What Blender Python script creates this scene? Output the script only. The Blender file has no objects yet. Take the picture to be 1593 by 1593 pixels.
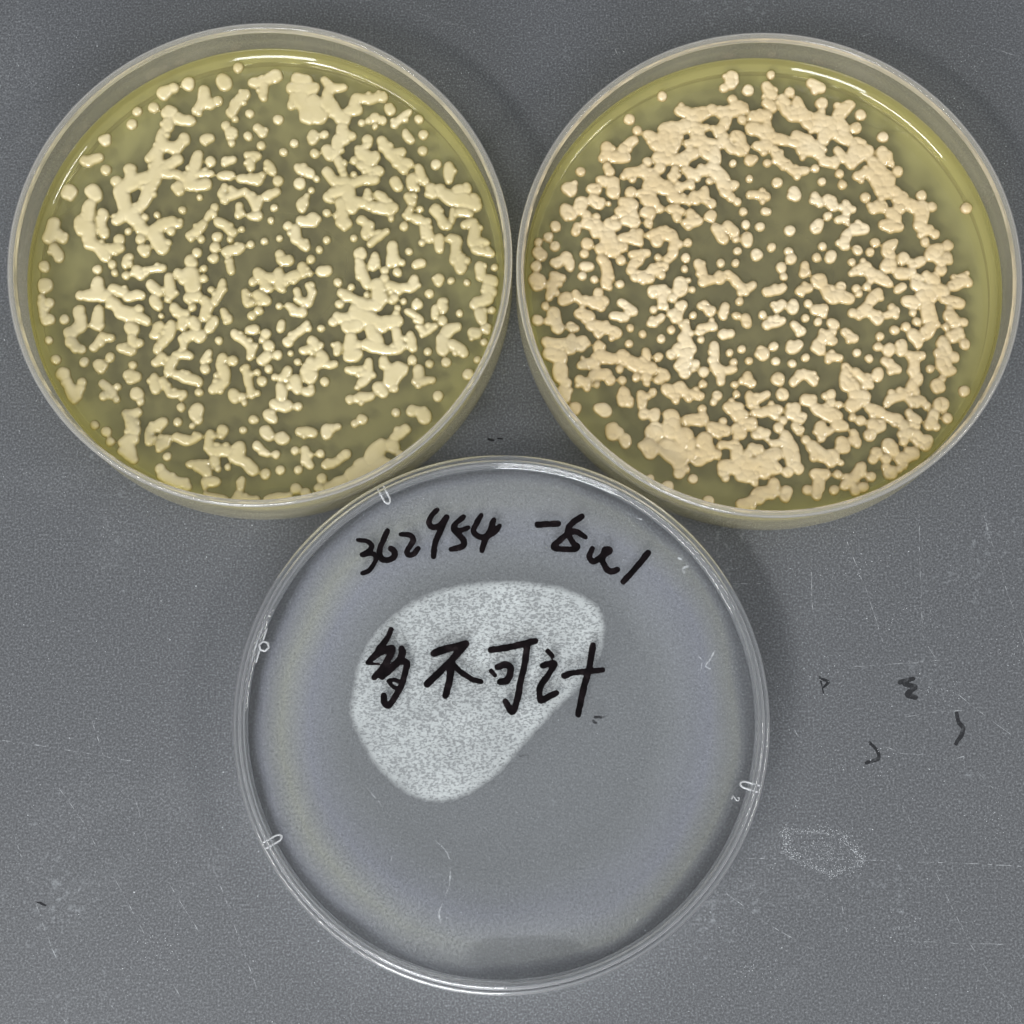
import bpy, math, random
import numpy as np
MM = 0.001
sc = bpy.context.scene
# ------------------------------------------------------------------ camera
cam_d = bpy.data.cameras.new("camera"); cam = bpy.data.objects.new("camera", cam_d)
sc.collection.objects.link(cam); sc.camera = cam
cam_d.sensor_width = 36.0; cam_d.lens = 36.0 * 2519.851 / 1593.0
cam_d.clip_start = 0.01; cam_d.clip_end = 20.0
cam.rotation_mode = 'XYZ'
from mathutils import Matrix
_t, _r = math.radians(10.025), math.radians(-0.436)
cam.matrix_world = (Matrix.Translation((-0.044 * MM, -55.723 * MM, 281.441 * MM))
                    @ Matrix.Rotation(_t, 4, 'X') @ Matrix.Rotation(_r, 4, 'Z'))
# ------------------------------------------------------------------ light
sc.view_settings.view_transform = 'Standard'; sc.view_settings.look = 'None'
sc.view_settings.exposure = 0.0; sc.view_settings.gamma = 1.0
sc.view_settings.use_curve_mapping = False
sc.cycles.max_bounces = 20; sc.cycles.transmission_bounces = 16
sc.cycles.transparent_max_bounces = 24; sc.cycles.glossy_bounces = 8
sc.cycles.caustics_refractive = True; sc.cycles.caustics_reflective = True
sc.cycles.blur_glossy = 0.3; sc.cycles.sample_clamp_indirect = 6.0

wd = bpy.data.worlds.new("World"); sc.world = wd; wd.use_nodes = True
nt = wd.node_tree; nt.nodes.clear()
wo = nt.nodes.new('ShaderNodeOutputWorld'); bg = nt.nodes.new('ShaderNodeBackground')
tc = nt.nodes.new('ShaderNodeTexCoord'); sp = nt.nodes.new('ShaderNodeSeparateXYZ')
rp = nt.nodes.new('ShaderNodeValToRGB')          # dim walls, pale ceiling of the room
nt.links.new(tc.outputs['Generated'], sp.inputs[0]); nt.links.new(sp.outputs['Z'], rp.inputs[0])
rp.color_ramp.elements[0].position = 0.05; rp.color_ramp.elements[0].color = (0.22, 0.225, 0.23, 1)
rp.color_ramp.elements[1].position = 0.95; rp.color_ramp.elements[1].color = (1.0, 1.03, 1.06, 1)
nt.links.new(rp.outputs[0], bg.inputs['Color']); bg.inputs['Strength'].default_value = 0.59
nt.links.new(bg.outputs[0], wo.inputs[0])

def area(name, az, el, dist, sx, sy, power, col=(1, 0.98, 0.95)):
    l = bpy.data.lights.new(name, 'AREA'); l.shape = 'RECTANGLE'; l.size = sx; l.size_y = sy
    l.energy = power; l.color = col
    o = bpy.data.objects.new(name, l); sc.collection.objects.link(o)
    a, e = math.radians(az), math.radians(el)
    o.location = (dist * math.cos(e) * math.cos(a), dist * math.cos(e) * math.sin(a), dist * math.sin(e))
    from mathutils import Vector
    o.rotation_euler = (-Vector(o.location)).to_track_quat('-Z', 'Y').to_euler()
    return o
area("ceiling_tube_left", 222, 48, 1.6, 0.8, 0.12, 12.0)
area("ceiling_tube_right", 348, 42, 1.6, 0.5, 0.08, 6.0)
area("window_light", 256, 29, 0.85, 0.37, 0.26, 7.0, (0.96, 0.98, 1.0))

# ------------------------------------------------------------------ helpers
def mat(name):
    m = bpy.data.materials.new(name); m.use_nodes = True
    m.node_tree.nodes.clear(); return m, m.node_tree
def N(t, kind, **kw):
    n = t.nodes.new('ShaderNode' + kind)
    for k, v in kw.items():
        if k.startswith('_'): setattr(n, k[1:], v)
        else: n.inputs[k.replace('__', ' ')].default_value = v
    return n
def out(t, sh):
    o = t.nodes.new('ShaderNodeOutputMaterial'); t.links.new(sh, o.inputs[0])
def ramp(t, fac, stops, mode='LINEAR'):
    r = t.nodes.new('ShaderNodeValToRGB'); cr = r.color_ramp; cr.interpolation = mode
    while len(cr.elements) < len(stops): cr.elements.new(0.5)
    for e, (p, c) in zip(cr.elements, stops):
        e.position = p; e.color = (c, c, c, 1) if isinstance(c, (int, float)) else (*c, 1)
    t.links.new(fac, r.inputs[0]); return r.outputs[0]
def math_(t, op, a, b=None):
    n = t.nodes.new('ShaderNodeMath'); n.operation = op
    for i, v in enumerate((a, b)):
        if v is None: continue
        if isinstance(v, (int, float)): n.inputs[i].default_value = v
        else: t.links.new(v, n.inputs[i])
    return n.outputs[0]
def mixsh(t, fac, a, b):
    m = t.nodes.new('ShaderNodeMixShader')
    if isinstance(fac, (int, float)): m.inputs[0].default_value = fac
    else: t.links.new(fac, m.inputs[0])
    t.links.new(a, m.inputs[1]); t.links.new(b, m.inputs[2]); return m.outputs[0]
def mixcol(t, fac, a, b):
    m = t.nodes.new('ShaderNodeMix'); m.data_type = 'RGBA'
    for s, v in ((0, fac), (6, a), (7, b)):
        if isinstance(v, (int, float)): m.inputs[s].default_value = v
        elif isinstance(v, tuple): m.inputs[s].default_value = (*v, 1)
        else: t.links.new(v, m.inputs[s])
    return m.outputs[2]
def schlick(t, ior):
    f0 = ((ior - 1) / (ior + 1)) ** 2
    lw = t.nodes.new('ShaderNodeLayerWeight'); lw.inputs['Blend'].default_value = 0.5
    p = math_(t, 'POWER', lw.outputs['Facing'], 5.0)
    return math_(t, 'ADD', math_(t, 'MULTIPLY', p, 1 - f0), f0)
def noise(t, scale, detail=3, rough=0.5, vec=None, dist=0.0):
    n = t.nodes.new('ShaderNodeTexNoise'); n.inputs['Scale'].default_value = scale
    n.inputs['Detail'].default_value = detail; n.inputs['Roughness'].default_value = rough
    n.inputs['Distortion'].default_value = dist
    if vec is None:
        c = t.nodes.new('ShaderNodeTexCoord'); vec = c.outputs['Object']
    t.links.new(vec, n.inputs['Vector']); return n.outputs[0]

def empty(name, x, y, label, cat, group=None):
    o = bpy.data.objects.new(name, None); sc.collection.objects.link(o)
    o.location = (x * MM, y * MM, 0); o['label'] = label; o['category'] = cat
    if group: o['group'] = group
    o.empty_display_size = 0.01
    return o
def mesh_obj(name, v, fcs, mats, parent=None, smooth=True, mi=None):
    me = bpy.data.meshes.new(name)
    me.from_pydata([tuple(q) for q in (np.asarray(v, float) * MM)], [], [tuple(int(i) for i in q) for q in fcs])
    if not isinstance(mats, (list, tuple)): mats = [mats]
    for m in mats: me.materials.append(m)
    if mi is not None: me.polygons.foreach_set('material_index', mi)
    me.polygons.foreach_set('use_smooth', [smooth] * len(me.polygons))
    me.update()
    o = bpy.data.objects.new(name, me); sc.collection.objects.link(o)
    if parent: o.parent = parent
    return o
def lathe(name, prof, mats, parent, seg=256, mi=None, closed=True, wob=None):
    """prof: list of (r, z) going round the section; closed loop or open strip from axis to axis"""
    v = []; fcs = []; ids = []; rings = []
    for (r, z) in prof:
        if r < 1e-6: rings.append([len(v)]); v.append((0, 0, z))
        else:
            rings.append(list(range(len(v), len(v) + seg)))
            for k in range(seg):
                a = 2 * math.pi * k / seg
                dz = wob(r, a) if wob else 0
                v.append((r * math.cos(a), r * math.sin(a), z + dz))
    n = len(prof); rng = range(n) if closed else range(n - 1)
    for i in rng:
        A, B = rings[i], rings[(i + 1) % n]
        if len(A) == 1 and len(B) == 1: continue
        for k in range(seg):
            k2 = (k + 1) % seg
            if len(A) == 1: fcs.append((A[0], B[k], B[k2]))
            elif len(B) == 1: fcs.append((A[k], B[0], A[k2]))
            else: fcs.append((A[k], B[k], B[k2], A[k2]))
            if mi: ids.append(mi[i])
    return mesh_obj(name, v, fcs, mats, parent, True, ids if mi else None)
def arc(cx, cz, r, a0, a1, n=6):
    return [(cx + r * math.cos(math.radians(a0 + (a1 - a0) * i / n)), cz + r * math.sin(math.radians(a0 + (a1 - a0) * i / n))) for i in range(n + 1)]

# ---- field mesher: smooth union of discs -> separate height-field meshes
def field(caps, g, k, rough=0.0, seed=1):
    """caps in mm rows (x0,y0,x1,y1,r). returns grid sdf"""
    A = np.array(caps, float)
    pad = 1.2
    x0 = min(A[:, 0].min(), A[:, 2].min()) - A[:, 4].max() - pad
    x1 = max(A[:, 0].max(), A[:, 2].max()) + A[:, 4].max() + pad
    y0 = min(A[:, 1].min(), A[:, 3].min()) - A[:, 4].max() - pad
    y1 = max(A[:, 1].max(), A[:, 3].max()) + A[:, 4].max() + pad
    nx, ny = int((x1 - x0) / g) + 2, int((y1 - y0) / g) + 2
    S = np.zeros((ny, nx)); Bm = np.zeros((ny, nx))
    for (ax, ay, bx, by, r) in A:
        m = r + 0.9
        i0 = max(int((min(ax, bx) - m - x0) / g), 0); i1 = min(int((max(ax, bx) + m - x0) / g) + 2, nx)
        j0 = max(int((min(ay, by) - m - y0) / g), 0); j1 = min(int((max(ay, by) + m - y0) / g) + 2, ny)
        X = x0 + g * np.arange(i0, i1)[None, :]; Y = y0 + g * np.arange(j0, j1)[:, None]
        dx, dy = bx - ax, by - ay; L = dx * dx + dy * dy + 1e-9
        t = np.clip(((X - ax) * dx + (Y - ay) * dy) / L, 0, 1)
        D = np.hypot(X - ax - t * dx, Y - ay - t * dy)
        S[j0:j1, i0:i1] += np.exp(-k * np.minimum(D - r, 2.0))
        q = np.clip(1 - (D / r) ** 2, 0, 1) ** 0.5
        Bm[j0:j1, i0:i1] = np.maximum(Bm[j0:j1, i0:i1], q)
    sd = -np.log(S + 1e-6) / k
    if rough:      # gentle warp so that no outline stays a perfect arc
        rs = np.random.RandomState(seed + 77)
        def vn(per, ph):
            q = rs.rand(ny // per + 3, nx // per + 3) * 2 - 1
            jj = np.arange(ny) / per; ii = np.arange(nx) / per
            j_, i_ = jj.astype(int), ii.astype(int); fj, fi = (jj - j_)[:, None], (ii - i_)[None, :]
            fj = fj * fj * (3 - 2 * fj); fi = fi * fi * (3 - 2 * fi)
            return (q[j_][:, i_] * (1 - fi) + q[j_][:, i_ + 1] * fi) * (1 - fj) + (q[j_ + 1][:, i_] * (1 - fi) + q[j_ + 1][:, i_ + 1] * fi) * fj
        per = max(3, int(1.6 / g)) if g > 0.12 else 6
        amp = (0.11 if g > 0.12 else 0.04) / g
        J, I = np.mgrid[0:ny, 0:nx].astype(float)
        J = np.clip(J + amp * vn(per, 0), 0, ny - 1.001); I = np.clip(I + amp * vn(per, 1), 0, nx - 1.001)
        j_, i_ = J.astype(int), I.astype(int); fj, fi = J - j_, I - i_
        def smp(A_): return (A_[j_, i_] * (1 - fi) + A_[j_, i_ + 1] * fi) * (1 - fj) + (A_[j_ + 1, i_] * (1 - fi) + A_[j_ + 1, i_ + 1] * fi) * fj
        sd = smp(sd); Bm = smp(Bm)
    if rough:
        rs = np.random.RandomState(seed); W = np.zeros_like(sd)
        for per, amp in ((14, 1.0), (7, 0.6)):
            q = rs.rand(ny // per + 3, nx // per + 3) - 0.5
            jj = np.arange(ny) / per; ii = np.arange(nx) / per
            j_, i_ = jj.astype(int), ii.astype(int); fj, fi = (jj - j_)[:, None], (ii - i_)[None, :]
            fj = fj * fj * (3 - 2 * fj); fi = fi * fi * (3 - 2 * fi)
            W += amp * ((q[j_][:, i_] * (1 - fi) + q[j_][:, i_ + 1] * fi) * (1 - fj) + (q[j_ + 1][:, i_] * (1 - fi) + q[j_ + 1][:, i_ + 1] * fi) * fj)
        sd = sd + rough * W
    return sd, Bm, x0, y0
def mesh_cells(sd, x0, y0, g):
    """vertex positions with the outline snapped to the zero contour, plus connected components of cells"""
    ny, nx = sd.shape
    ins = sd < 0
    cell = ins[:-1, :-1] | ins[1:, :-1] | ins[:-1, 1:] | ins[1:, 1:]
    gy, gx = np.gradient(sd, g)
    X, Y = np.meshgrid(x0 + g * np.arange(nx), y0 + g * np.arange(ny))
    gl = np.maximum(gx * gx + gy * gy, 0.15)
    st = np.clip(sd, 0, 1.5 * g)
    PX = np.where(ins, X, X - st * gx / gl); PY = np.where(ins, Y, Y - st * gy / gl)
    lab = -np.ones(cell.shape, int); comps = []
    cs = np.argwhere(cell)
    for (j, i) in cs:
        if lab[j, i] >= 0: continue
        c = len(comps); lab[j, i] = c; st_ = [(j, i)]; lst = []
        while st_:
            a, b = st_.pop(); lst.append((a, b))
            for (a2, b2) in ((a + 1, b), (a - 1, b), (a, b + 1), (a, b - 1)):
                if 0 <= a2 < cell.shape[0] and 0 <= b2 < cell.shape[1] and cell[a2, b2] and lab[a2, b2] < 0:
                    # shared edge must have an inside corner
                    if a2 != a: aa = max(a, a2); ok = ins[aa, b] or ins[aa, b + 1]
                    else: bb = max(b, b2); ok = ins[a, bb] or ins[a + 1, bb]
                    if ok: lab[a2, b2] = c; st_.append((a2, b2))
        comps.append(np.array(lst))
    return PX, PY, ins, comps
def comp_mesh(cells, PX, PY, Hh):
    nx = PX.shape[1]
    j, i = cells[:, 0], cells[:, 1]
    q = np.stack([j * nx + i, j * nx + i + 1, (j + 1) * nx + i + 1, (j + 1) * nx + i], 1)
    u, inv = np.unique(q, return_inverse=True); inv = inv.reshape(-1, 4)
    v = np.stack([PX.ravel()[u], PY.ravel()[u], Hh.ravel()[u]], 1)
    return v, inv, u
def rows(s): return [[float(q) / 100 for q in r.split()] for r in s.split(',')]

# ------------------------------------------------------------------ materials
def clear_thin(name, tint=(0.98, 0.985, 0.98), ior=1.45, rough=0.02):
    m, t = mat(name)
    tr = N(t, 'BsdfTransparent', Color=(*tint, 1)); gl = N(t, 'BsdfGlossy', Roughness=rough)
    fr = schlick(t, ior)
    out(t, mixsh(t, fr, tr.outputs[0], gl.outputs[0])); return m
def glassy(name, col, rough=0.02, haze=0.0, hazecol=(0.8, 0.8, 0.78)):
    m, t = mat(name)
    g = N(t, 'BsdfGlass', Color=(*col, 1), Roughness=rough, IOR=1.52)
    sh = g.outputs[0]
    if haze:
        d = N(t, 'BsdfDiffuse', Color=(*hazecol, 1)); tl = N(t, 'BsdfTranslucent', Color=(*hazecol, 1))
        sh = mixsh(t, haze, sh, mixsh(t, 0.5, d.outputs[0], tl.outputs[0]))
    out(t, sh); return m
m, t = mat("dish_plastic_wall"); M_wall = m
hz = mixsh(t, 0.5, N(t, 'BsdfDiffuse', Color=(0.84, 0.80, 0.66, 1)).outputs[0], N(t, 'BsdfTranslucent', Color=(0.84, 0.80, 0.66, 1)).outputs[0])
gl = N(t, 'BsdfGlossy', Roughness=0.12); tr = N(t, 'BsdfTransparent', Color=(0.96, 0.95, 0.88, 1))
cl_ = mixsh(t, 0.12, tr.outputs[0], gl.outputs[0])
out(t, mixsh(t, ramp(t, noise(t, 60, 3), [(0.3, 0.12), (0.7, 0.20)]), cl_, hz))
M_rim = glassy("dish_plastic_rim", (0.98, 0.975, 0.95), 0.10, 0.24, (0.90, 0.88, 0.84))
M_floor = clear_thin("dish_plastic_floor")
M_lidglass = glassy("lid_plastic", (0.985, 0.99, 0.995), 0.015, 0.08, (0.85, 0.87, 0.9))
M_lidside = M_lidglass

# clear lid plate, lightly fogged by droplets on its underside and with faint moulding-stress tints
m, t = mat("lid_plate"); M_plate = m
tr = N(t, 'BsdfTransparent', Color=(0.97, 0.975, 0.98, 1)); gl = N(t, 'BsdfGlossy', Roughness=0.03)
fr = schlick(t, 1.5)
out(t, mixsh(t, fr, tr.outputs[0], gl.outputs[0]))

def fog_mat():
    m, t = mat("lid_fog")
    c = t.nodes.new('ShaderNodeTexCoord'); s = t.nodes.new('ShaderNodeSeparateXYZ')
    t.links.new(c.outputs['Object'], s.inputs[0])
    x, y = s.outputs[0], s.outputs[1]
    rr = math_(t, 'MULTIPLY', math_(t, 'SQRT', math_(t, 'ADD', math_(t, 'POWER', x, 2.0), math_(t, 'POWER', y, 2.0))), 1000 / 42.0)
    big = noise(t, 45, 2)
    rr = math_(t, 'ADD', rr, math_(t, 'MULTIPLY', math_(t, 'SUBTRACT', big, 0.5), 0.10))
    lav = (0.62, 0.64, 0.74); yel = (0.72, 0.735, 0.64); gry = (0.66, 0.69, 0.70)
    left = ramp(t, rr, [(0.0, gry), (0.62, gry), (0.76, lav), (0.87, yel), (0.97, lav)])
    right = ramp(t, rr, [(0.0, gry), (0.66, gry), (0.85, lav), (0.95, yel), (1.0, lav)])
    side = ramp(t, math_(t, 'ADD', math_(t, 'MULTIPLY', x, 9.0), 0.5), [(0.25, 0.0), (0.75, 1.0)])
    col = mixcol(t, side, left, right)
    grain = noise(t, 2600, 2, 0.6)
    dens = ramp(t, rr, [(0.0, 0.05), (0.6, 0.065), (0.86, 0.14), (0.955, 0.11), (0.995, 0.0)])
    lside = ramp(t, math_(t, 'ADD', math_(t, 'MULTIPLY', x, 10.0), 0.5), [(0.0, 1.55), (1.0, 0.9)])
    dens = math_(t, 'MULTIPLY', dens, lside)
    dens = math_(t, 'MULTIPLY', dens, ramp(t, grain, [(0.30, 0.6), (0.62, 1.3)]))
    ex = math_(t, 'POWER', math_(t, 'ABSOLUTE', math_(t, 'DIVIDE', math_(t, 'SUBTRACT', x, 0.0035), 0.0105)), 2.6)
    ey = math_(t, 'POWER', math_(t, 'ABSOLUTE', math_(t, 'DIVIDE', math_(t, 'ADD', y, 0.0385), 0.0034)), 2.6)
    dry = ramp(t, math_(t, 'ADD', math_(t, 'ADD', ex, ey), math_(t, 'MULTIPLY', math_(t, 'SUBTRACT', noise(t, 220, 3), 0.5), 0.6)), [(0.5, 0.6), (1.15, 1.0)])
    dens = math_(t, 'MULTIPLY', dens, dry)
    d = N(t, 'BsdfDiffuse'); tl = N(t, 'BsdfTranslucent')
    t.links.new(col, d.inputs[0]); t.links.new(col, tl.inputs[0])
    tr = N(t, 'BsdfTransparent')
    out(t, mixsh(t, dens, tr.outputs[0], mixsh(t, 0.12, d.outputs[0], tl.outputs[0])))
    return m
M_fog = fog_mat()

def condensation_mat():
    m, t = mat("condensation")
    c = t.nodes.new('ShaderNodeTexCoord'); mp = t.nodes.new('ShaderNodeMapping')
    mp.inputs['Scale'].default_value = (0.72, 1.2, 1.0); t.links.new(c.outputs['Object'], mp.inputs[0])
    at = t.nodes.new('ShaderNodeAttribute'); at.attribute_name = 'edge'
    n1 = noise(t, 2800, 1, 0.5, mp.outputs[0], 0.5); n2 = noise(t, 2600, 1, 0.5)
    nn = math_(t, 'ADD', math_(t, 'MULTIPLY', n1, 0.7), math_(t, 'MULTIPLY', n2, 0.3))
    big = noise(t, 60, 2)
    wet = ramp(t, math_(t, 'SUBTRACT', nn, math_(t, 'MULTIPLY', at.outputs['Fac'], 0.075)), [(0.36, 0.32), (0.49, 0.86)])
    edge = ramp(t, math_(t, 'ADD', at.outputs['Fac'], math_(t, 'MULTIPLY', math_(t, 'SUBTRACT', noise(t, 700, 3, 0.7), 0.5), 0.30)), [(0.04, 0.0), (0.20, 0.45), (0.42, 0.92), (1.0, 1.0)])
    fac = math_(t, 'MULTIPLY', wet, edge); fac = math_(t, 'MULTIPLY', fac, ramp(t, noise(t, 150, 2), [(0.35, 0.82), (0.65, 1.0)]))
    fac = math_(t, 'MULTIPLY', fac, ramp(t, big, [(0.3, 0.85), (0.7, 1.0)]))
    d = N(t, 'BsdfDiffuse', Color=(0.78, 0.81, 0.80, 1)); tl = N(t, 'BsdfTranslucent', Color=(0.78, 0.81, 0.80, 1))
    tr = N(t, 'BsdfTransparent', Color=(0.9, 0.9, 0.9, 1))
    out(t, mixsh(t, fac, tr.outputs[0], mixsh(t, 0.08, d.outputs[0], tl.outputs[0])))
    return m
M_cond = condensation_mat()

m, t = mat("marker_ink"); M_ink = m
b = N(t, 'BsdfPrincipled', Roughness=0.5); b.inputs['Specular IOR Level'].default_value = 0.05; cc = ramp(t, noise(t, 500, 3), [(0.3, (0.002, 0.0016, 0.002)), (0.6, (0.006, 0.004, 0.005)), (0.8, (0.022, 0.017, 0.018))])
t.links.new(cc, b.inputs['Base Color']); out(t, b.outputs[0])
m, t = mat("faded_ink"); M_faded = m
b = N(t, 'BsdfDiffuse', Color=(0.03, 0.031, 0.034, 1)); tr = N(t, 'BsdfTransparent')
out(t, mixsh(t, ramp(t, noise(t, 900, 3), [(0.35, 0.35), (0.6, 0.95)]), tr.outputs[0], b.outputs[0]))
m, t = mat("scuff"); M_scuff = m
b = N(t, 'BsdfDiffuse', Color=(0.62, 0.65, 0.68, 1)); tr = N(t, 'BsdfTransparent')
out(t, mixsh(t, ramp(t, noise(t, 700, 3), [(0.40, 0.0), (0.66, 0.6)]), tr.outputs[0], b.outputs[0]))
m, t = mat("dust"); M_dust = m
b = N(t, 'BsdfDiffuse', Color=(0.62, 0.65, 0.68, 1)); out(t, b.outputs[0])

# bench: fine-grained grey laminate
m, t = mat("bench_laminate"); M_bench = m
b = N(t, 'BsdfPrincipled', Roughness=0.5)
g1 = noise(t, 2700, 2, 0.65); g2 = noise(t, 35, 3); g3 = noise(t, 6, 2); g4 = noise(t, 700, 3, 0.7)
base = mixcol(t, ramp(t, g3, [(0.35, 0.0), (0.65, 1.0)]), (0.058, 0.062, 0.069), (0.074, 0.078, 0.085))
spk = ramp(t, g1, [(0.32, 0.0), (0.5, 0.22), (0.62, 0.50), (0.72, 1.0)])
cg = mixcol(t, spk, (0.026, 0.028, 0.033), (0.34, 0.36, 0.385))
col = mixcol(t, 0.45, base, cg)
worn = ramp(t, math_(t, 'ADD', math_(t, 'MULTIPLY', g4, 0.6), math_(t, 'MULTIPLY', g2, 0.4)), [(0.60, 0.0), (0.70, 1.0)])
col = mixcol(t, math_(t, 'MULTIPLY', worn, 0.5), col, (0.26, 0.28, 0.30))
smear = ramp(t, noise(t, 14, 4, 0.65, None, 1.5), [(0.56, 0.0), (0.72, 1.0)])
col = mixcol(t, math_(t, 'MULTIPLY', smear, math_(t, 'MULTIPLY', ramp(t, noise(t, 1500, 3, 0.7), [(0.5, 0.0), (0.62, 1.0)]), 0.28)), col, (0.36, 0.38, 0.40))
t.links.new(ramp(t, smear, [(0.0, 0.5), (1.0, 0.62)]), b.inputs['Roughness'])
t.links.new(col, b.inputs['Base Color'])
bp = N(t, 'Bump', Strength=0.35, Distance=0.00006); t.links.new(g1, bp.inputs['Height']); t.links.new(bp.outputs[0], b.inputs['Normal'])
out(t, b.outputs[0])

def agar_mats():
    m, t = mat("agar_surface")
    tr = N(t, 'BsdfTransparent', Color=(0.96, 0.94, 0.76, 1)); gl = N(t, 'BsdfGlossy', Roughness=0.04)
    fr = schlick(t, 1.45)
    dd_ = N(t, 'BsdfDiffuse', Color=(0.40, 0.365, 0.21, 1))
    out(t, mixsh(t, fr, mixsh(t, 0.19, tr.outputs[0], dd_.outputs[0]), gl.outputs[0])); surf = m
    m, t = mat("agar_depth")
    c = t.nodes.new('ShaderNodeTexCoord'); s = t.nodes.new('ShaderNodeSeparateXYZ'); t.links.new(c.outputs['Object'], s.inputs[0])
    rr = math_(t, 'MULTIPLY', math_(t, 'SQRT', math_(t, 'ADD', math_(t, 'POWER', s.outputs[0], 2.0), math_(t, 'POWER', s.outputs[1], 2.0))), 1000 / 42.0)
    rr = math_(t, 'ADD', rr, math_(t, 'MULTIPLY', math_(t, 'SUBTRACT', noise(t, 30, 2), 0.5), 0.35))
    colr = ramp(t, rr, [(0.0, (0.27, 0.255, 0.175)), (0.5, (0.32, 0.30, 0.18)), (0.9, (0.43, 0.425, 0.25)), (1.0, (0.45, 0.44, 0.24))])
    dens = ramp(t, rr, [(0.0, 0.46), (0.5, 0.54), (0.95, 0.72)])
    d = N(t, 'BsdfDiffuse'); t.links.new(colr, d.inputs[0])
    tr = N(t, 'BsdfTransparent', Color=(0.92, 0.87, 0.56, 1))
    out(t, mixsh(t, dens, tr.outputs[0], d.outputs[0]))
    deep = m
    m, t = mat("agar_edge")
    d = N(t, 'BsdfDiffuse', Color=(0.80, 0.75, 0.37, 1)); tl = N(t, 'BsdfTranslucent', Color=(0.80, 0.75, 0.37, 1))
    tr = N(t, 'BsdfTransparent', Color=(0.93, 0.91, 0.60, 1)); gl = N(t, 'BsdfGlossy', Roughness=0.05)
    fr = schlick(t, 1.5)
    out(t, mixsh(t, fr, mixsh(t, 0.32, tr.outputs[0], mixsh(t, 0.5, d.outputs[0], tl.outputs[0])), gl.outputs[0]))
    return surf, deep, m
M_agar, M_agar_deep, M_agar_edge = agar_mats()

def colony_mat(name, c0, c1, thin):
    m, t = mat(name)
    b = N(t, 'BsdfPrincipled', Roughness=0.07, IOR=1.6)
    oi = t.nodes.new('ShaderNodeObjectInfo')
    k = math_(t, 'ADD', math_(t, 'MULTIPLY', noise(t, 120, 3, 0.6), 0.75), math_(t, 'MULTIPLY', oi.outputs['Random'], 0.25))
    col = mixcol(t, ramp(t, k, [(0.36, 0.0), (0.66, 1.0)]), c0, c1)
    at = t.nodes.new('ShaderNodeAttribute'); at.attribute_name = 'thick'      # thin margins let the agar tint through
    col = mixcol(t, ramp(t, at.outputs['Fac'], [(0.0, 0.0), (0.5, 0.55), (0.95, 1.0)]), thin, col)
    t.links.new(col, b.inputs['Base Color'])
    bp = N(t, 'Bump', Strength=0.12, Distance=0.00004); t.links.new(noise(t, 1500, 3), bp.inputs['Height']); t.links.new(bp.outputs[0], b.inputs['Normal'])
    out(t, b.outputs[0]); return m
M_colL = colony_mat("cream_colony", (0.53, 0.45, 0.245), (0.65, 0.565, 0.35), (0.27, 0.22, 0.085))
M_colR = colony_mat("peach_cream_colony", (0.59, 0.465, 0.265), (0.71, 0.60, 0.40), (0.30, 0.22, 0.085))

# ------------------------------------------------------------------ bench
v = [(x, y, z) for z in (-25, 0) for (x, y) in ((-300, -250), (300, -250), (300, 260), (-300, 260))]
bench = mesh_obj("bench_top", v, [(4, 5, 6, 7), (3, 2, 1, 0), (0, 1, 5, 4), (1, 2, 6, 5), (2, 3, 7, 6), (3, 0, 4, 7)], M_bench, None, False)
bench['kind'] = 'structure'; bench['label'] = "speckled grey laboratory bench top with scratches and faded pen marks"

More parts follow.
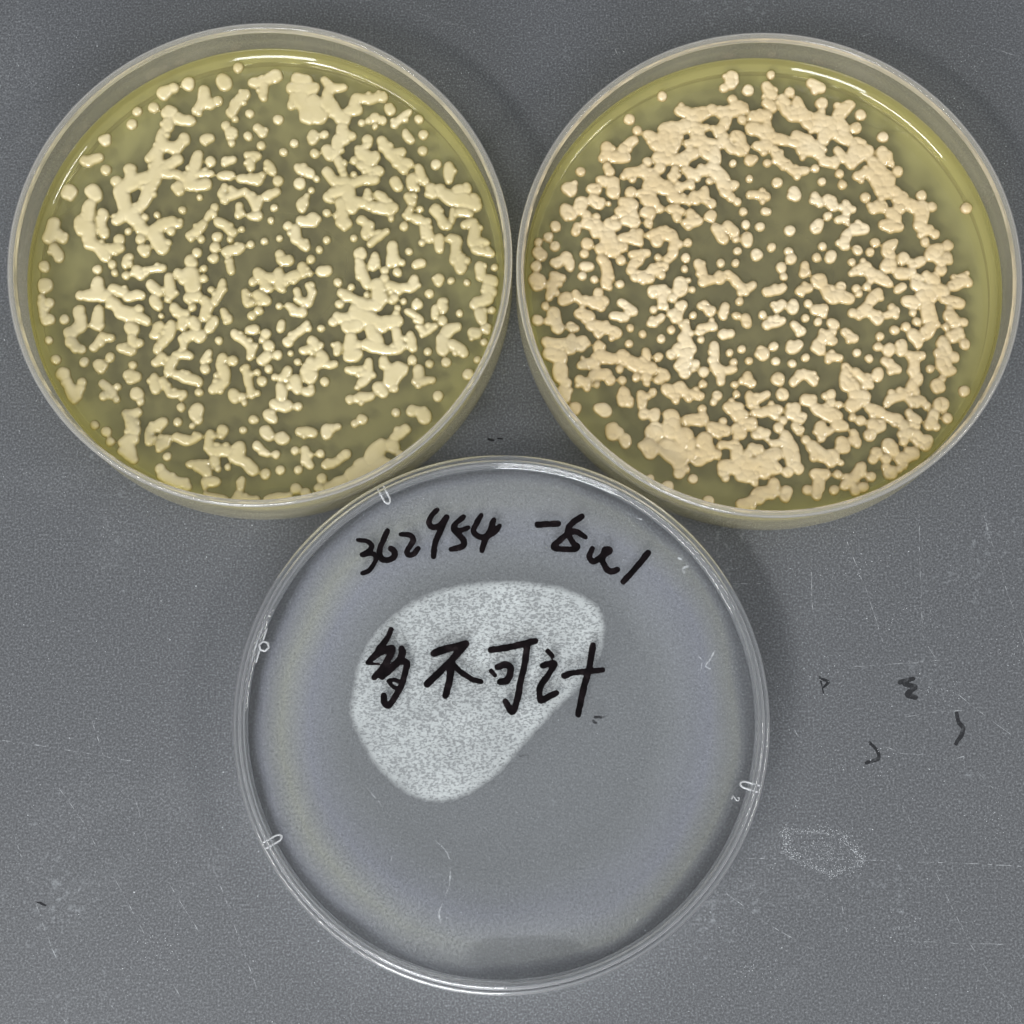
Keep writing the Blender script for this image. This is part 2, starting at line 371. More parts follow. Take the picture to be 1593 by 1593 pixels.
# ------------------------------------------------------------------ dishes
def petri(x, y, label, data, colmat, seed, lobes):
    root = empty("petri_dish", x, y, label, "petri dish", "open agar plates")
    RO, RI, HT, FL = 43.57, 42.35, 14.3, 1.3
    # shell: foot ring, outer wall, rounded rim, inner wall, floor
    prof = [(0, 0.45), (39.8, 0.45), (40.2, 0.35), (40.4, 0.0), (41.0, 0.0), (41.3, 0.3), (42.4, 0.35)]
    mi = [1, 0, 0, 0, 0, 0]
    a = arc(RO - 1.0, 1.3, 1.0, -80, 0, 5); prof += a; mi += [0] * len(a)
    up = [(RO, 4), (RO, 8), (RO, 12.8)]; prof += up; mi += [0] * 3
    a = arc(RO - 0.55, HT - 0.55, 0.55, 0, 90, 5) + arc(RI + 0.45, HT - 0.45, 0.45, 95, 180, 5); prof += a; mi += [0] * len(a)
    prof += [(RI, 13.3), (RI - 0.16, 13.15), (RI - 0.16, 12.8), (RI, 12.65), (RI - 0.02, 8), (RI - 0.05, 3.0)]; mi += [0] * 6
    a = arc(RI - 0.9, FL + 0.9, 0.85, 0, -90, 5); prof += a; mi += [0] * (len(a) - 1) + [0]
    prof += [(0, FL)]; mi += [1]
    # material index i belongs to segment i -> i+1
    mi = [1] + [0] * (len(prof) - 3) + [1]
    for i_, (pr_, pz_) in enumerate(prof[:-1]):
        if pz_ > 12.9: mi[i_] = 2
    shell = lathe("dish_base", prof, [M_wall, M_floor, M_rim], root, 320, mi, closed=False)
    # agar with a meniscus
    ZA = 4.05; RA = RI - 0.12
    ap = [(0, ZA), (20, ZA), (36, ZA)] + [(RA - d, ZA + 0.62 * min(max(1.3 - d, 0), 0.8) + 0.06 * (1.3 - min(d, 1.3)) ** 2 + 2.0 * math.exp(-d / 0.16)) for d in (2.6, 1.9, 1.6, 1.45, 1.32, 1.25, 1.15, 1.0, 0.9, 0.8, 0.7, 0.62, 0.55, 0.48, 0.42, 0.35, 0.28, 0.22, 0.16, 0.10, 0.05, 0.0)]
    n_top = len(ap) - 1
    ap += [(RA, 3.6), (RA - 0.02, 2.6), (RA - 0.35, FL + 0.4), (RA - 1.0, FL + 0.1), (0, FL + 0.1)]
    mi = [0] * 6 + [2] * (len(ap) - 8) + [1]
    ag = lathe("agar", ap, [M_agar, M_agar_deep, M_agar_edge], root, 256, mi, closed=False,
               wob=lambda r, a: 0.06 * math.sin(3 * a + seed) * (r / 42.0) if r > 5 else 0)
    # colonies
    rnd = random.Random(seed); caps = []
    for (ax, ay, bx, by, r) in rows(data):
        L = math.hypot(bx - ax, by - ay)
        if r < 1.08 and L < 0.35:
            caps.append((ax, ay, bx, by, r * rnd.uniform(0.94, 1.04))); continue
        if L < 0.05 and r < 1.25: caps.append((ax, ay, bx, by, r)); continue
        n = max(2, int(L / (0.72 * r)) + 2) if L > 0.3 else 1
        ux, uy = ((bx - ax) / L, (by - ay) / L) if L > 0.01 else (1, 0)
        px_ = None
        for q in range(n):
            s = q / (n - 1) if n > 1 else 0.5
            cr = r * rnd.uniform(0.86, 1.10); la = rnd.uniform(-0.17, 0.17) * r
            cx, cy = ax + s * (bx - ax) - uy * la, ay + s * (by - ay) + ux * la
            caps.append((cx, cy, cx, cy, cr))
            if px_: caps.append((px_[0], px_[1], cx, cy, 0.62 * r))
            px_ = (cx, cy)
        if L > 0.3 and r < 1.15:
            for q in range(int(L / (1.5 if lobes else 2.4)) + (rnd.random() < 0.6)):
                s = rnd.random(); sg = rnd.choice((-1, 1)); cr = rnd.uniform(0.5, 0.76); la = sg * r * rnd.uniform(0.7, 1.35 if lobes else 1.1)
                cx, cy = ax + s * (bx - ax) - uy * la, ay + s * (by - ay) + ux * la
                if math.hypot(cx, cy) < 40.2: caps.append((cx, cy, cx, cy, cr))
        if r > 0.85:
            for q in range(int((2 * math.pi * r + 2 * L) / (0.95 if lobes else 1.5))):
                s = rnd.random(); an = rnd.uniform(0, 2 * math.pi); cr = rnd.uniform(0.5, 0.74)
                cx = ax + s * (bx - ax) + (r * 1.03 - cr) * math.cos(an); cy = ay + s * (by - ay) + (r * 1.03 - cr) * math.sin(an)
                caps.append((cx, cy, cx, cy, cr))
    caps = [(c[0], c[1], c[2], c[3], c[4] + (0.035 if lobes else -0.03)) for c in caps]
    g = 0.14
    sd, Bm, x0, y0 = field(caps, g, 6.5 if lobes else 6.5, 0.11 if lobes else 0.08, seed)
    PX, PY, ins, comps = mesh_cells(sd, x0, y0, g)
    dd = np.clip(-sd / 0.82, 0, 1)
    edge = np.sqrt(np.clip(1 - (1 - dd) ** 2, 0, 1))
    thick = np.clip(-sd / 0.34, 0, 1).ravel()
    bump = 0.30 if lobes else 0.14
    if lobes:
        pts_ = [(a + rnd.uniform(-.5, .5), b + rnd.uniform(-.5, .5)) for a in np.arange(-42, 42, 1.15) for b in np.arange(-42, 42, 1.15)]
        _, B2, bx_, by_ = field([(a, b, a, b, 0.95) for a, b in pts_], g, 5.0)
        oi, oj = int(round((x0 - bx_) / g)), int(round((y0 - by_) / g))
        Bm = B2[oj:oj + Bm.shape[0], oi:oi + Bm.shape[1]]
        Hh = 0.74 * edge * (0.70 + 0.30 * Bm)
    else:
        Hh = 0.72 * edge * (0.86 + 0.14 * Bm)
    Hh = ZA + np.where(ins, Hh + 0.01, -0.05)
    comps.sort(key=lambda c: -len(c))
    comps = [c for c in comps if len(c) > 12]
    for c in comps[:100]:
        v, f, u = comp_mesh(c, PX, PY, Hh)
        o = mesh_obj("colony", v, f, colmat, root)
        o.data.attributes.new('thick', 'FLOAT', 'POINT').data.foreach_set('value', thick[u].astype(np.float32))
    vs, fs, ts, nb = [], [], [], 0
    for c in comps[100:]:
        v, f, u = comp_mesh(c, PX, PY, Hh); vs.append(v); fs.append(f + nb); nb += len(v); ts.append(thick[u])
    if vs:
        o = mesh_obj("small_colonies", np.vstack(vs), np.vstack(fs), colmat, root); o['kind'] = 'stuff'
        o.data.attributes.new('thick', 'FLOAT', 'POINT').data.foreach_set('value', np.concatenate(ts).astype(np.float32))
    print("colonies", len(comps), "cells", sum(len(c) for c in comps))
    return root
DATA_LEFT = "-620 3973 -620 3973 109,-913 3752 -837 3673 147,-352 3685 -269 3684 97,-1528 3656 -1528 3656 127,-1784 3601 -1784 3601 112,-1964 3478 -1964 3478 132,-1884 3556 -1884 3556 106,-1216 3535 -1211 3316 124,-1382 3146 -1225 3316 94,-976 3339 -976 3339 112,-1122 3284 -1122 3284 123,-465 3466 -652 3280 103,-652 3280 -736 3094 103,-645 2969 -645 2969 76,-384 3082 -384 3082 100,-2147 3214 -2147 3214 112,-2438 3139 -2438 3139 109,-2527 2897 -2527 2897 117,-3006 2609 -3006 2609 126,-1851 3103 -1851 3103 161,-1700 2977 -1451 2960 103,-1875 2948 -1872 2823 111,-1986 2731 -1978 2483 100,-1978 2483 -1743 2420 99,-1743 2420 -1572 2573 99,-1574 2635 -1574 2635 111,-1978 2483 -2205 2238 88,-2032 2329 -2080 1991 105,-2519 2041 -2537 1719 122,-2773 1812 -2773 1812 116,-2653 1689 -2078 1930 134,-2078 1930 -1679 2219 99,-1664 2219 -1664 2219 111,-2709 1628 -2583 1352 134,-2552 1291 -2746 1049 99,-2074 1807 -2294 1380 111,-2293 1350 -2491 1199 93,-1904 1959 -1670 1926 93,-1670 1926 -1552 1864 93,-1301 2293 -1366 1985 111,-1437 1924 -1321 1939 87,-1436 1863 -1461 1741 122,-1234 1938 -1059 1952 70,-1156 1738 -1156 1738 122,-1650 1711 -1647 1604 99,-1432 1710 -1199 1708 105,-2549 1200 -2340 1015 116,-2523 865 -2523 865 81,-2228 1136 -2228 1136 87,-2338 955 -2219 863 98,-2301 712 -2301 712 110,-2266 530 -2206 469 98,-2046 892 -1761 1041 133,-2011 1165 -2011 1165 81,-1761 1041 -1614 979 75,-2043 801 -1919 527 133,-1807 647 -1807 647 81,-1756 859 -1756 859 101,-3203 1632 -3112 1540 131,-3261 1633 -3261 1633 99,-3251 1357 -3271 1114 134,-2984 1203 -3007 1051 99,-3384 1054 -3378 902 122,-3265 962 -3195 658 133,-3005 990 -2941 808 93,-3194 628 -2931 535 98,-2931 535 -2671 533 98,-2677 715 -2677 715 116,-3251 598 -3251 598 75,-2987 506 -2925 376 121,-3609 1605 -3609 1605 163,-1564 1253 -1564 1253 90,-1266 1488 -1266 1488 78,-2970 2020 -2970 2020 111,-3372 2213 -3311 2186 96,-3311 2186 -3111 2276 96,-3874 1028 -3938 749 122,-3871 906 -3689 723 104,-3857 573 -3733 382 104,-1216 2607 -1096 2606 99,-818 2861 -818 2861 100,-727 2706 -727 2706 140,-708 2520 -708 2520 76,-410 2647 -410 2647 102,-252 2810 -252 2810 88,-1079 2168 -1079 2168 117,-831 2135 -672 2201 82,-425 2286 -279 2284 76,-365 2162 -362 2054 82,-307 2223 -307 2223 82,-883 1905 -709 1903 87,-533 1840 -232 1807 93,-821 1705 -881 1552 70,-881 1552 -815 1460 70,-815 1460 -613 1535 70,-613 1535 -703 1658 70,-843 1430 -843 1430 64,-584 1550 -498 1580 64,-440 1610 -291 1395 76,-291 1395 -230 1272 75,-536 1321 -541 1153 78,-343 1136 -219 1135 81,-985 1294 -985 1294 96,-1041 1218 -1111 1097 70,-1166 991 -1293 855 93,-1293 855 -1435 766 69,-1216 703 -1216 703 78,-921 1034 -803 973 87,-803 973 -655 820 87,-497 879 -497 879 72,-696 699 -696 699 75,-928 746 -928 746 110,-967 550 -967 550 116,-762 458 -504 531 98,-327 605 -327 605 87,-1282 462 -1282 462 101,-1019 339 -1019 339 81,-2492 381 -2492 381 92,-269 3684 -108 3714 88,67 3816 67 3816 130,-94 3730 23 3776 94,-136 3620 -161 3386 91,466 3741 613 3724 132,365 3569 763 3550 129,412 3428 356 3210 76,530 3396 653 3020 147,766 3269 858 3034 176,1001 3267 1150 3110 147,966 3737 1056 3579 88,1056 3579 1321 3577 85,1042 3548 1000 3361 88,1209 3078 1328 2953 123,1385 3108 1560 3138 106,1529 3356 1502 3138 112,1529 3372 1764 3348 97,1764 3348 2028 3409 97,712 2958 712 2958 94,1300 2798 1332 2581 123,1477 2641 1477 2641 94,1215 2581 1216 2458 111,1027 2397 1072 2243 99,1217 2396 1160 2273 82,1219 2180 1309 1995 82,1747 2571 1747 2571 117,1771 2484 1582 2316 76,1511 2178 1511 2178 88,1656 2269 1831 2206 117,1774 2114 1890 2236 122,1628 2084 1804 1991 87,1950 1959 1950 1959 117,1907 1806 1573 1778 93,1018 1966 1136 1812 96,1165 1781 1515 1747 99,1513 1901 1513 1901 76,1339 1902 1339 1902 82,1038 1476 1139 1567 96,1168 1566 1342 1596 105,1400 1626 1461 1320 134,1286 1382 1319 1017 99,1290 1002 1406 985 110,1491 1259 1491 1259 116,1576 1380 1984 1255 99,1778 1592 1750 1440 70,1953 1530 2055 1407 93,1984 1255 2230 1283 110,2188 1070 2188 1070 70,2158 1192 2158 1192 96,1637 1044 1798 937 90,1798 937 1727 740 90,1815 588 2102 828 72,126 2963 126 2963 111,426 2510 426 2510 94,239 2342 239 2342 93,794 2307 794 2307 108,745 2678 747 2554 102,965 2676 965 2676 94,862 2671 862 2671 41,-63 2129 56 1974 87,147 1789 147 1789 111,492 2032 727 1922 99,845 1829 845 1829 76,532 1740 532 1740 122,746 1616 746 1616 78,675 1509 646 1448 55,604 1388 576 1281 105,-81 1500 121 1581 90,-167 1455 -223 1364 78,-232 1823 -232 1823 122,-147 1899 -147 1899 82,83 1285 83 1285 93,29 1042 29 1042 87,-195 1135 -195 1135 99,782 1082 798 1021 110,566 1038 740 1021 104,335 948 335 948 98,481 902 484 690 93,484 690 660 552 93,-79 655 -79 655 90,186 707 186 707 84,1034 676 1034 676 90,915 490 915 490 81,1525 697 1525 697 75,1033 1186 1033 1186 90,-172 2469 -172 2469 96,-227 2269 -227 2269 82,-223 2810 -147 2701 91,200 405 200 405 104,764 325 764 325 87,1600 409 1672 393 98,1903 361 1903 361 92,2220 555 2221 344 92,2509 447 2509 447 78,2147 3180 2162 3127 103,1636 2888 1636 2888 82,1884 2979 1884 2979 111,2031 2932 2031 2932 94,1767 2934 1767 2934 76,1885 2824 1885 2824 76,2237 2852 2499 3099 79,2684 2957 2684 2957 94,2433 2702 2531 2540 85,2764 2646 2764 2646 105,2756 2346 2756 2346 99,2990 2080 2990 2080 111,2004 2544 2152 2296 88,2152 2296 2416 1986 88,2239 2295 2371 2325 88,2415 2109 2503 2108 93,2678 2030 2722 1830 96,2548 1831 2563 1678 99,2795 1768 2795 1768 93,2650 1631 2650 1631 76,2257 1757 2315 1680 105,3232 2056 3232 1780 99,2476 1495 2564 1372 87,2520 1250 2492 1098 81,2709 1234 2709 1234 84,2593 1082 2797 974 87,2840 1004 2826 792 75,2768 853 2884 731 93,2739 611 2739 611 78,2420 917 2420 917 90,3057 699 3057 488 90,2884 671 2884 671 81,3260 698 3375 636 87,3375 636 3317 326 87,2912 1644 2926 1522 110,2825 1523 2825 1523 64,3057 1597 3202 1489 128,3537 1670 3551 1578 87,3406 1579 3406 1579 128,3260 1427 3609 1364 145,3696 1455 3710 1271 105,3434 1182 3608 1150 87,2999 1247 3115 926 96,3216 926 3216 926 87,3304 1214 3274 1001 58,3492 938 3694 998 81,3694 907 3664 604 104,3635 604 3895 602 92,3678 468 3981 390 81,2999 1186 2999 1186 99,-3748 397 -3748 397 95,-2953 361 -2953 361 81,-2520 342 -2545 237 78,-4003 214 -4003 214 121,-3989 -145 -3990 -136 138,-3941 -798 -3941 -798 109,-3869 -1159 -3869 -1159 91,-4035 -347 -3985 -718 80,-3885 -466 -3885 -466 109,-3866 -773 -3866 -773 109,-3605 -772 -3605 -772 103,-3061 151 -3061 151 98,-2538 42 -2538 42 86,-2790 239 -2790 239 98,-2736 88 -2736 88 81,-2340 145 -2279 24 98,-2196 129 -1880 187 72,-3024 -75 -3047 -224 124,-3345 -327 -3345 -327 103,-3216 -313 -2870 -345 121,-2760 -197 -2585 -288 98,-2496 -348 -2267 -335 98,-3348 -610 -3309 -878 120,-3005 -583 -3008 -880 109,-3504 -1025 -3308 -908 114,-3470 -1143 -3379 -1292 103,-3277 -1322 -3277 -1322 97,-2809 -435 -2632 -586 103,-2601 -646 -2398 -707 138,-2287 -589 -2287 -589 103,-2283 -737 -2136 -828 92,-2420 -915 -2389 -974 120,-2385 -1093 -2352 -1241 86,-2579 -1298 -2377 -1359 91,-2253 -1212 -2253 -1212 91,-1394 333 -1363 258 115,-2101 -127 -1923 -293 92,-1774 5 -1736 -324 98,-1776 -414 -1776 -414 75,-1618 79 -1471 -27 104,-1387 62 -1323 -178 150,-1153 151 -1153 151 75,-1148 -30 -1148 -30 86,-1432 -387 -1232 -358 92,-1115 -419 -1069 -568 92,-1069 -568 -1136 -747 92,-2034 -427 -1930 -547 95,-1657 -564 -1539 -684 92,-1341 -566 -1341 -566 86,-1507 -803 -1503 -922 92,-1453 -685 -1453 -685 92,-1306 -805 -1245 -954 95,-1199 -1073 -1199 -1073 137,-1328 -1072 -1497 -1144 92,-1706 -861 -1728 -1068 86,-1728 -1068 -1949 -1333 86,-1483 -1159 -1464 -1307 74,-934 -808 -1016 -955 97,-1882 -717 -1882 -717 75,-1905 -889 -2014 -1066 89,-3064 -1295 -2929 -1089 80,-2929 -1089 -2756 -1119 80,-807 -92 -832 -272 75,-832 -272 -942 -480 75,-1005 -240 -1005 -240 81,-795 -630 -676 -810 72,-853 -1179 -853 -1179 80,-976 345 -976 345 104,-687 297 -668 102 72,-275 -96 -275 -96 98,-415 -275 -381 -514 72,-281 -485 -281 -485 69,-276 -724 -276 -724 97,-314 -976 -214 -977 86,-584 -1048 -439 -1167 80,-439 -1167 -264 -1346 80,-264 -1346 -289 -1493 80,-3726 -1513 -3726 -1513 108,-3586 -1776 -3586 -1776 128,-3220 -1559 -3220 -1559 103,-2772 -1468 -2772 -1468 103,-2967 -1605 -2907 -1679 108,-2368 -1610 -2368 -1610 86,-2448 -1785 -2275 -1831 97,-2344 -1904 -2344 -1904 63,-1845 -1452 -1970 -1583 83,-1859 -1481 -1859 -1481 83,-1618 -1424 -1346 -1456 77,-1630 -1512 -1737 -1747 103,-1990 -1862 -1926 -2068 102,-1818 -1893 -1726 -2099 74,-1696 -2157 -1441 -2145 77,-1593 -1807 -1191 -1927 91,-1394 -1779 -1394 -1779 80,-1033 -1399 -1101 -1546 74,-1083 -1693 -1083 -1693 103,-774 -1490 -799 -1666 91,-587 -1550 -587 -1550 103,-769 -1696 -723 -1872 103,-881 -1812 -881 -1812 71,-931 -2076 -735 -1931 97,-1177 -2118 -1177 -2118 91,-371 -1669 -308 -1963 77,-308 -1963 -247 -2169 77,-3240 -1926 -3240 -1926 100,-3264 -2028 -3388 -2188 97,-3374 -2179 -3533 -1910 114,-3367 -2262 -3367 -2262 74,-2898 -1943 -2722 -2091 85,-2611 -2004 -2611 -2004 80,-2861 -2178 -2861 -2178 91,-2631 -2238 -2631 -2238 85,-2720 -2135 -2720 -2135 119,-2265 -2138 -2265 -2138 125,-2204 -2285 -2204 -2285 80,-560 -2137 -557 -2254 97,-416 -2211 -416 -2211 97,-372 -2314 -372 -2314 77,-1491 -2393 -1491 -2393 91,-1546 -2654 -1546 -2654 91,-1220 -2424 -1217 -2540 113,-1172 -2628 -1172 -2628 99,-1283 -2729 -1283 -2729 71,-743 -2806 -743 -2806 119,-769 -2907 -769 -2907 71,-384 -2808 -384 -2808 85,-209 -2621 -209 -2621 99,-135 -3085 -135 -3085 90,-2452 -2502 -2240 -2489 91,-2393 -2560 -2299 -2822 108,-2506 -2995 -2295 -2953 102,-2405 -3053 -2371 -3227 119,-2508 -3174 -2508 -3174 85,-2283 -3328 -2283 -3328 90,-2481 -3209 -2312 -3285 73,-2781 -2819 -2781 -2819 108,-2990 -2699 -2990 -2699 102,-2710 -2995 -2710 -2995 90,-2018 -2781 -1795 -2667 96,-2030 -2854 -2025 -3013 82,-1815 -2928 -1815 -2928 79,-1839 -3058 -1701 -2972 96,-1561 -2915 -1390 -2974 91,-1332 -3018 -1165 -2904 76,-1865 -3144 -1865 -3144 62,-1706 -3270 -1706 -3270 96,-968 -2862 -990 -3122 79,-932 -3180 -678 -3182 107,-681 -3067 -681 -3067 73,-900 -3325 -870 -3411 90,-562 -3299 -562 -3299 107,-643 -3471 -643 -3471 73,-453 -3126 -449 -3328 141,-335 -3387 -219 -3532 107,-811 -3498 -811 -3498 70,-384 -3703 -409 -3846 76,-435 -3974 -435 -3974 101,-511 -4030 -124 -4048 67,-1321 -3408 -1039 -3410 79,-1179 -3438 -1007 -3554 102,-1031 -3726 -834 -3728 93,-1826 -3490 -1826 -3490 107,-1793 -3601 -1619 -3683 107,-1622 -3688 -1338 -3800 101,-1721 -3661 -1721 -3661 84,-1023 -3949 -652 -4027 51,231 305 375 289 110,764 316 764 316 92,-198 83 -20 -188 98,-139 22 93 -39 98,177 80 239 -190 104,323 -41 523 17 92,607 182 638 46 86,753 45 753 45 69,269 -250 269 -250 75,39 -234 39 -234 75,-189 -337 -29 -457 103,-155 -635 -155 -635 98,940 89 1055 88 98,1239 -123 1239 -123 95,1482 -215 1482 -215 78,514 -267 559 -447 69,559 -447 733 -508 69,733 -508 787 -299 69,787 -299 699 -179 69,202 -549 202 -549 75,360 -550 534 -670 77,620 -671 620 -671 109,242 -876 244 -965 83,-18 -1067 -18 -1067 109,30 -1289 30 -1289 120,-87 -1170 -87 -1170 80,709 -895 596 -998 77,596 -998 427 -1145 77,371 -1218 371 -1218 114,417 -1425 417 -1425 74,957 -971 957 -971 77,785 -1177 887 -1326 91,631 -1383 802 -1340 77,974 -1444 1033 -1563 86,548 -1574 548 -1574 77,777 -1590 777 -1590 108,693 -1737 976 -1592 103,1062 -1637 1205 -1629 80,780 -1825 780 -1825 142,1038 -1945 1038 -1945 94,380 -1734 283 -1880 91,154 -1850 154 -1850 80,242 -2026 274 -2231 94,525 -1911 542 -2087 108,699 -2118 784 -2133 85,134 -2347 334 -2407 91,390 -2378 390 -2378 114,575 -2394 575 -2394 99,-108 -1554 4 -1466 97,190 -1453 190 -1453 103,32 -1702 32 -1702 94,-72 -1921 -72 -1921 102,-139 -2140 -139 -2140 71,-161 -1759 -161 -1759 71,24 -2527 139 -2609 88,-144 -2636 -144 -2636 43,2 -2826 60 -2913 102,259 -2958 344 -2959 96,602 -2845 837 -2861 88,1077 -2805 1078 -2878 108,1275 -2763 1275 -2763 79,1176 -2792 1176 -2792 91,1571 -2708 1571 -2708 91,1698 -2636 1698 -2636 108,2293 -2515 2293 -2515 99,2576 -2483 2576 -2483 119,2775 -2513 2803 -2615 119,2675 -2483 2675 -2483 91,531 -3186 531 -3186 93,964 -3238 964 -3238 96,277 -3521 277 -3521 96,593 -3523 593 -3523 93,16 -3597 16 -3597 110,-134 -3100 38 -3246 71,193 -3247 193 -3247 96,714 -3164 717 -3337 79,717 -3337 789 -3453 79,1071 -3455 1281 -3371 87,1421 -3256 1421 -3256 107,1337 -3313 1337 -3313 96,2464 -2816 2266 -2945 96,2239 -3118 2239 -3118 130,2041 -3088 1845 -3346 141,2268 -3176 2268 -3176 90,1705 -3460 1538 -3631 141,2043 -3376 1847 -3548 118,2170 -3406 2170 -3406 79,1398 -3716 1118 -3829 101,1003 -3685 1003 -3685 101,949 -3856 949 -3856 107,556 -3853 556 -3853 107,726 -3940 726 -3940 101,445 -3981 53 -4049 73,-115 -4067 -115 -4067 62,1557 -3722 1762 -3629 96,1949 -3571 1949 -3571 62,2369 -3265 2369 -3265 96,1651 -3712 1651 -3712 68,3030 -2224 3030 -2224 108,1482 -2270 1482 -2270 97,1610 -2242 1837 -2214 97,1977 -2040 2063 -2158 108,2204 -1925 2317 -1720 171,2403 -1750 2403 -1750 131,2146 -1689 2146 -1689 103,2060 -1541 2060 -1659 77,1803 -1569 1805 -1863 80,1434 -1742 1662 -1729 80,1664 -1979 1777 -1921 80,1608 -2052 1608 -2052 63,1734 -1803 1734 -1803 103,2262 -2071 2262 -2071 97,2688 -1723 2688 -1870 94,2631 -1957 2930 -1930 85,2573 -1560 2573 -1560 97,2858 -1409 2858 -1409 91,2881 -1627 2881 -1627 94,3178 -1609 3178 -1609 105,3565 -1837 3565 -1837 120,3733 -1557 3733 -1557 86,3846 -1250 3846 -1250 86,3630 -1066 3701 -1096 103,2529 -1102 2587 -1339 89,3373 -960 3373 -960 103,3172 -1077 3301 -989 109,3115 -1166 3115 -1373 120,3286 -1285 3500 -1435 109,3086 -497 3144 -632 92,2986 -600 2972 -779 69,3115 -840 3115 -840 103,3416 -708 3416 -708 86,3259 -109 3259 -109 81,3552 -151 3552 -151 81,3043 -63 3029 -123 98,2877 -346 2877 -346 103,2627 -547 2685 -547 92,2426 -477 2426 -477 69,2499 -671 2714 -807 72,2686 -955 2800 -1074 69,2858 -1045 2972 -942 72,2708 -866 2708 -866 63,1615 279 1646 68 87,1646 68 1763 -173 86,1904 277 1861 157 92,2221 274 2221 274 144,2394 243 2394 243 75,2079 -55 2079 -55 104,2309 48 2309 48 95,2078 95 2078 95 86,1965 -174 1995 -443 132,2166 -176 2253 -236 92,2310 -237 2540 -239 86,2597 -74 2597 -209 89,1765 -352 1765 -352 69,1305 -319 1449 -409 89,1278 -527 1278 -527 98,1536 -440 1680 -560 92,1680 -560 1939 -562 132,1537 -619 1537 -619 103,1167 -854 1167 -854 97,1252 -765 1424 -796 97,1538 -708 1883 -860 143,1426 -945 1597 -917 126,1514 -1153 1488 -1448 132,1856 -978 1943 -1216 120,1772 -1273 2001 -1334 109,1258 -1269 1245 -1417 77,1432 -1507 1602 -1449 103,2113 -861 2313 -863 126,2285 -1011 2344 -1337 86,2059 -1379 2344 -1381 74,1969 -860 2056 -950 109,1629 -1272 1629 -1272 97,2253 -416 2253 -416 98,2196 -475 2196 -475 75,2312 -610 2312 -610 75,2284 -714 2284 -714 80,2639 211 2740 225 89,3432 325 3461 99 110,3317 266 3317 266 98,3548 264 3548 264 81,3778 172 3792 -39 86,4047 139 4047 139 81,3921 -100 4013 -128 115,3920 -279 3920 -279 144,3675 -546 3948 -429 109,3775 -696 3831 -845 103,3917 -965 3917 -965 80,3990 -661 3990 -661 86,4013 -334 4013 -334 103,3831 -994 3916 -1054 69"
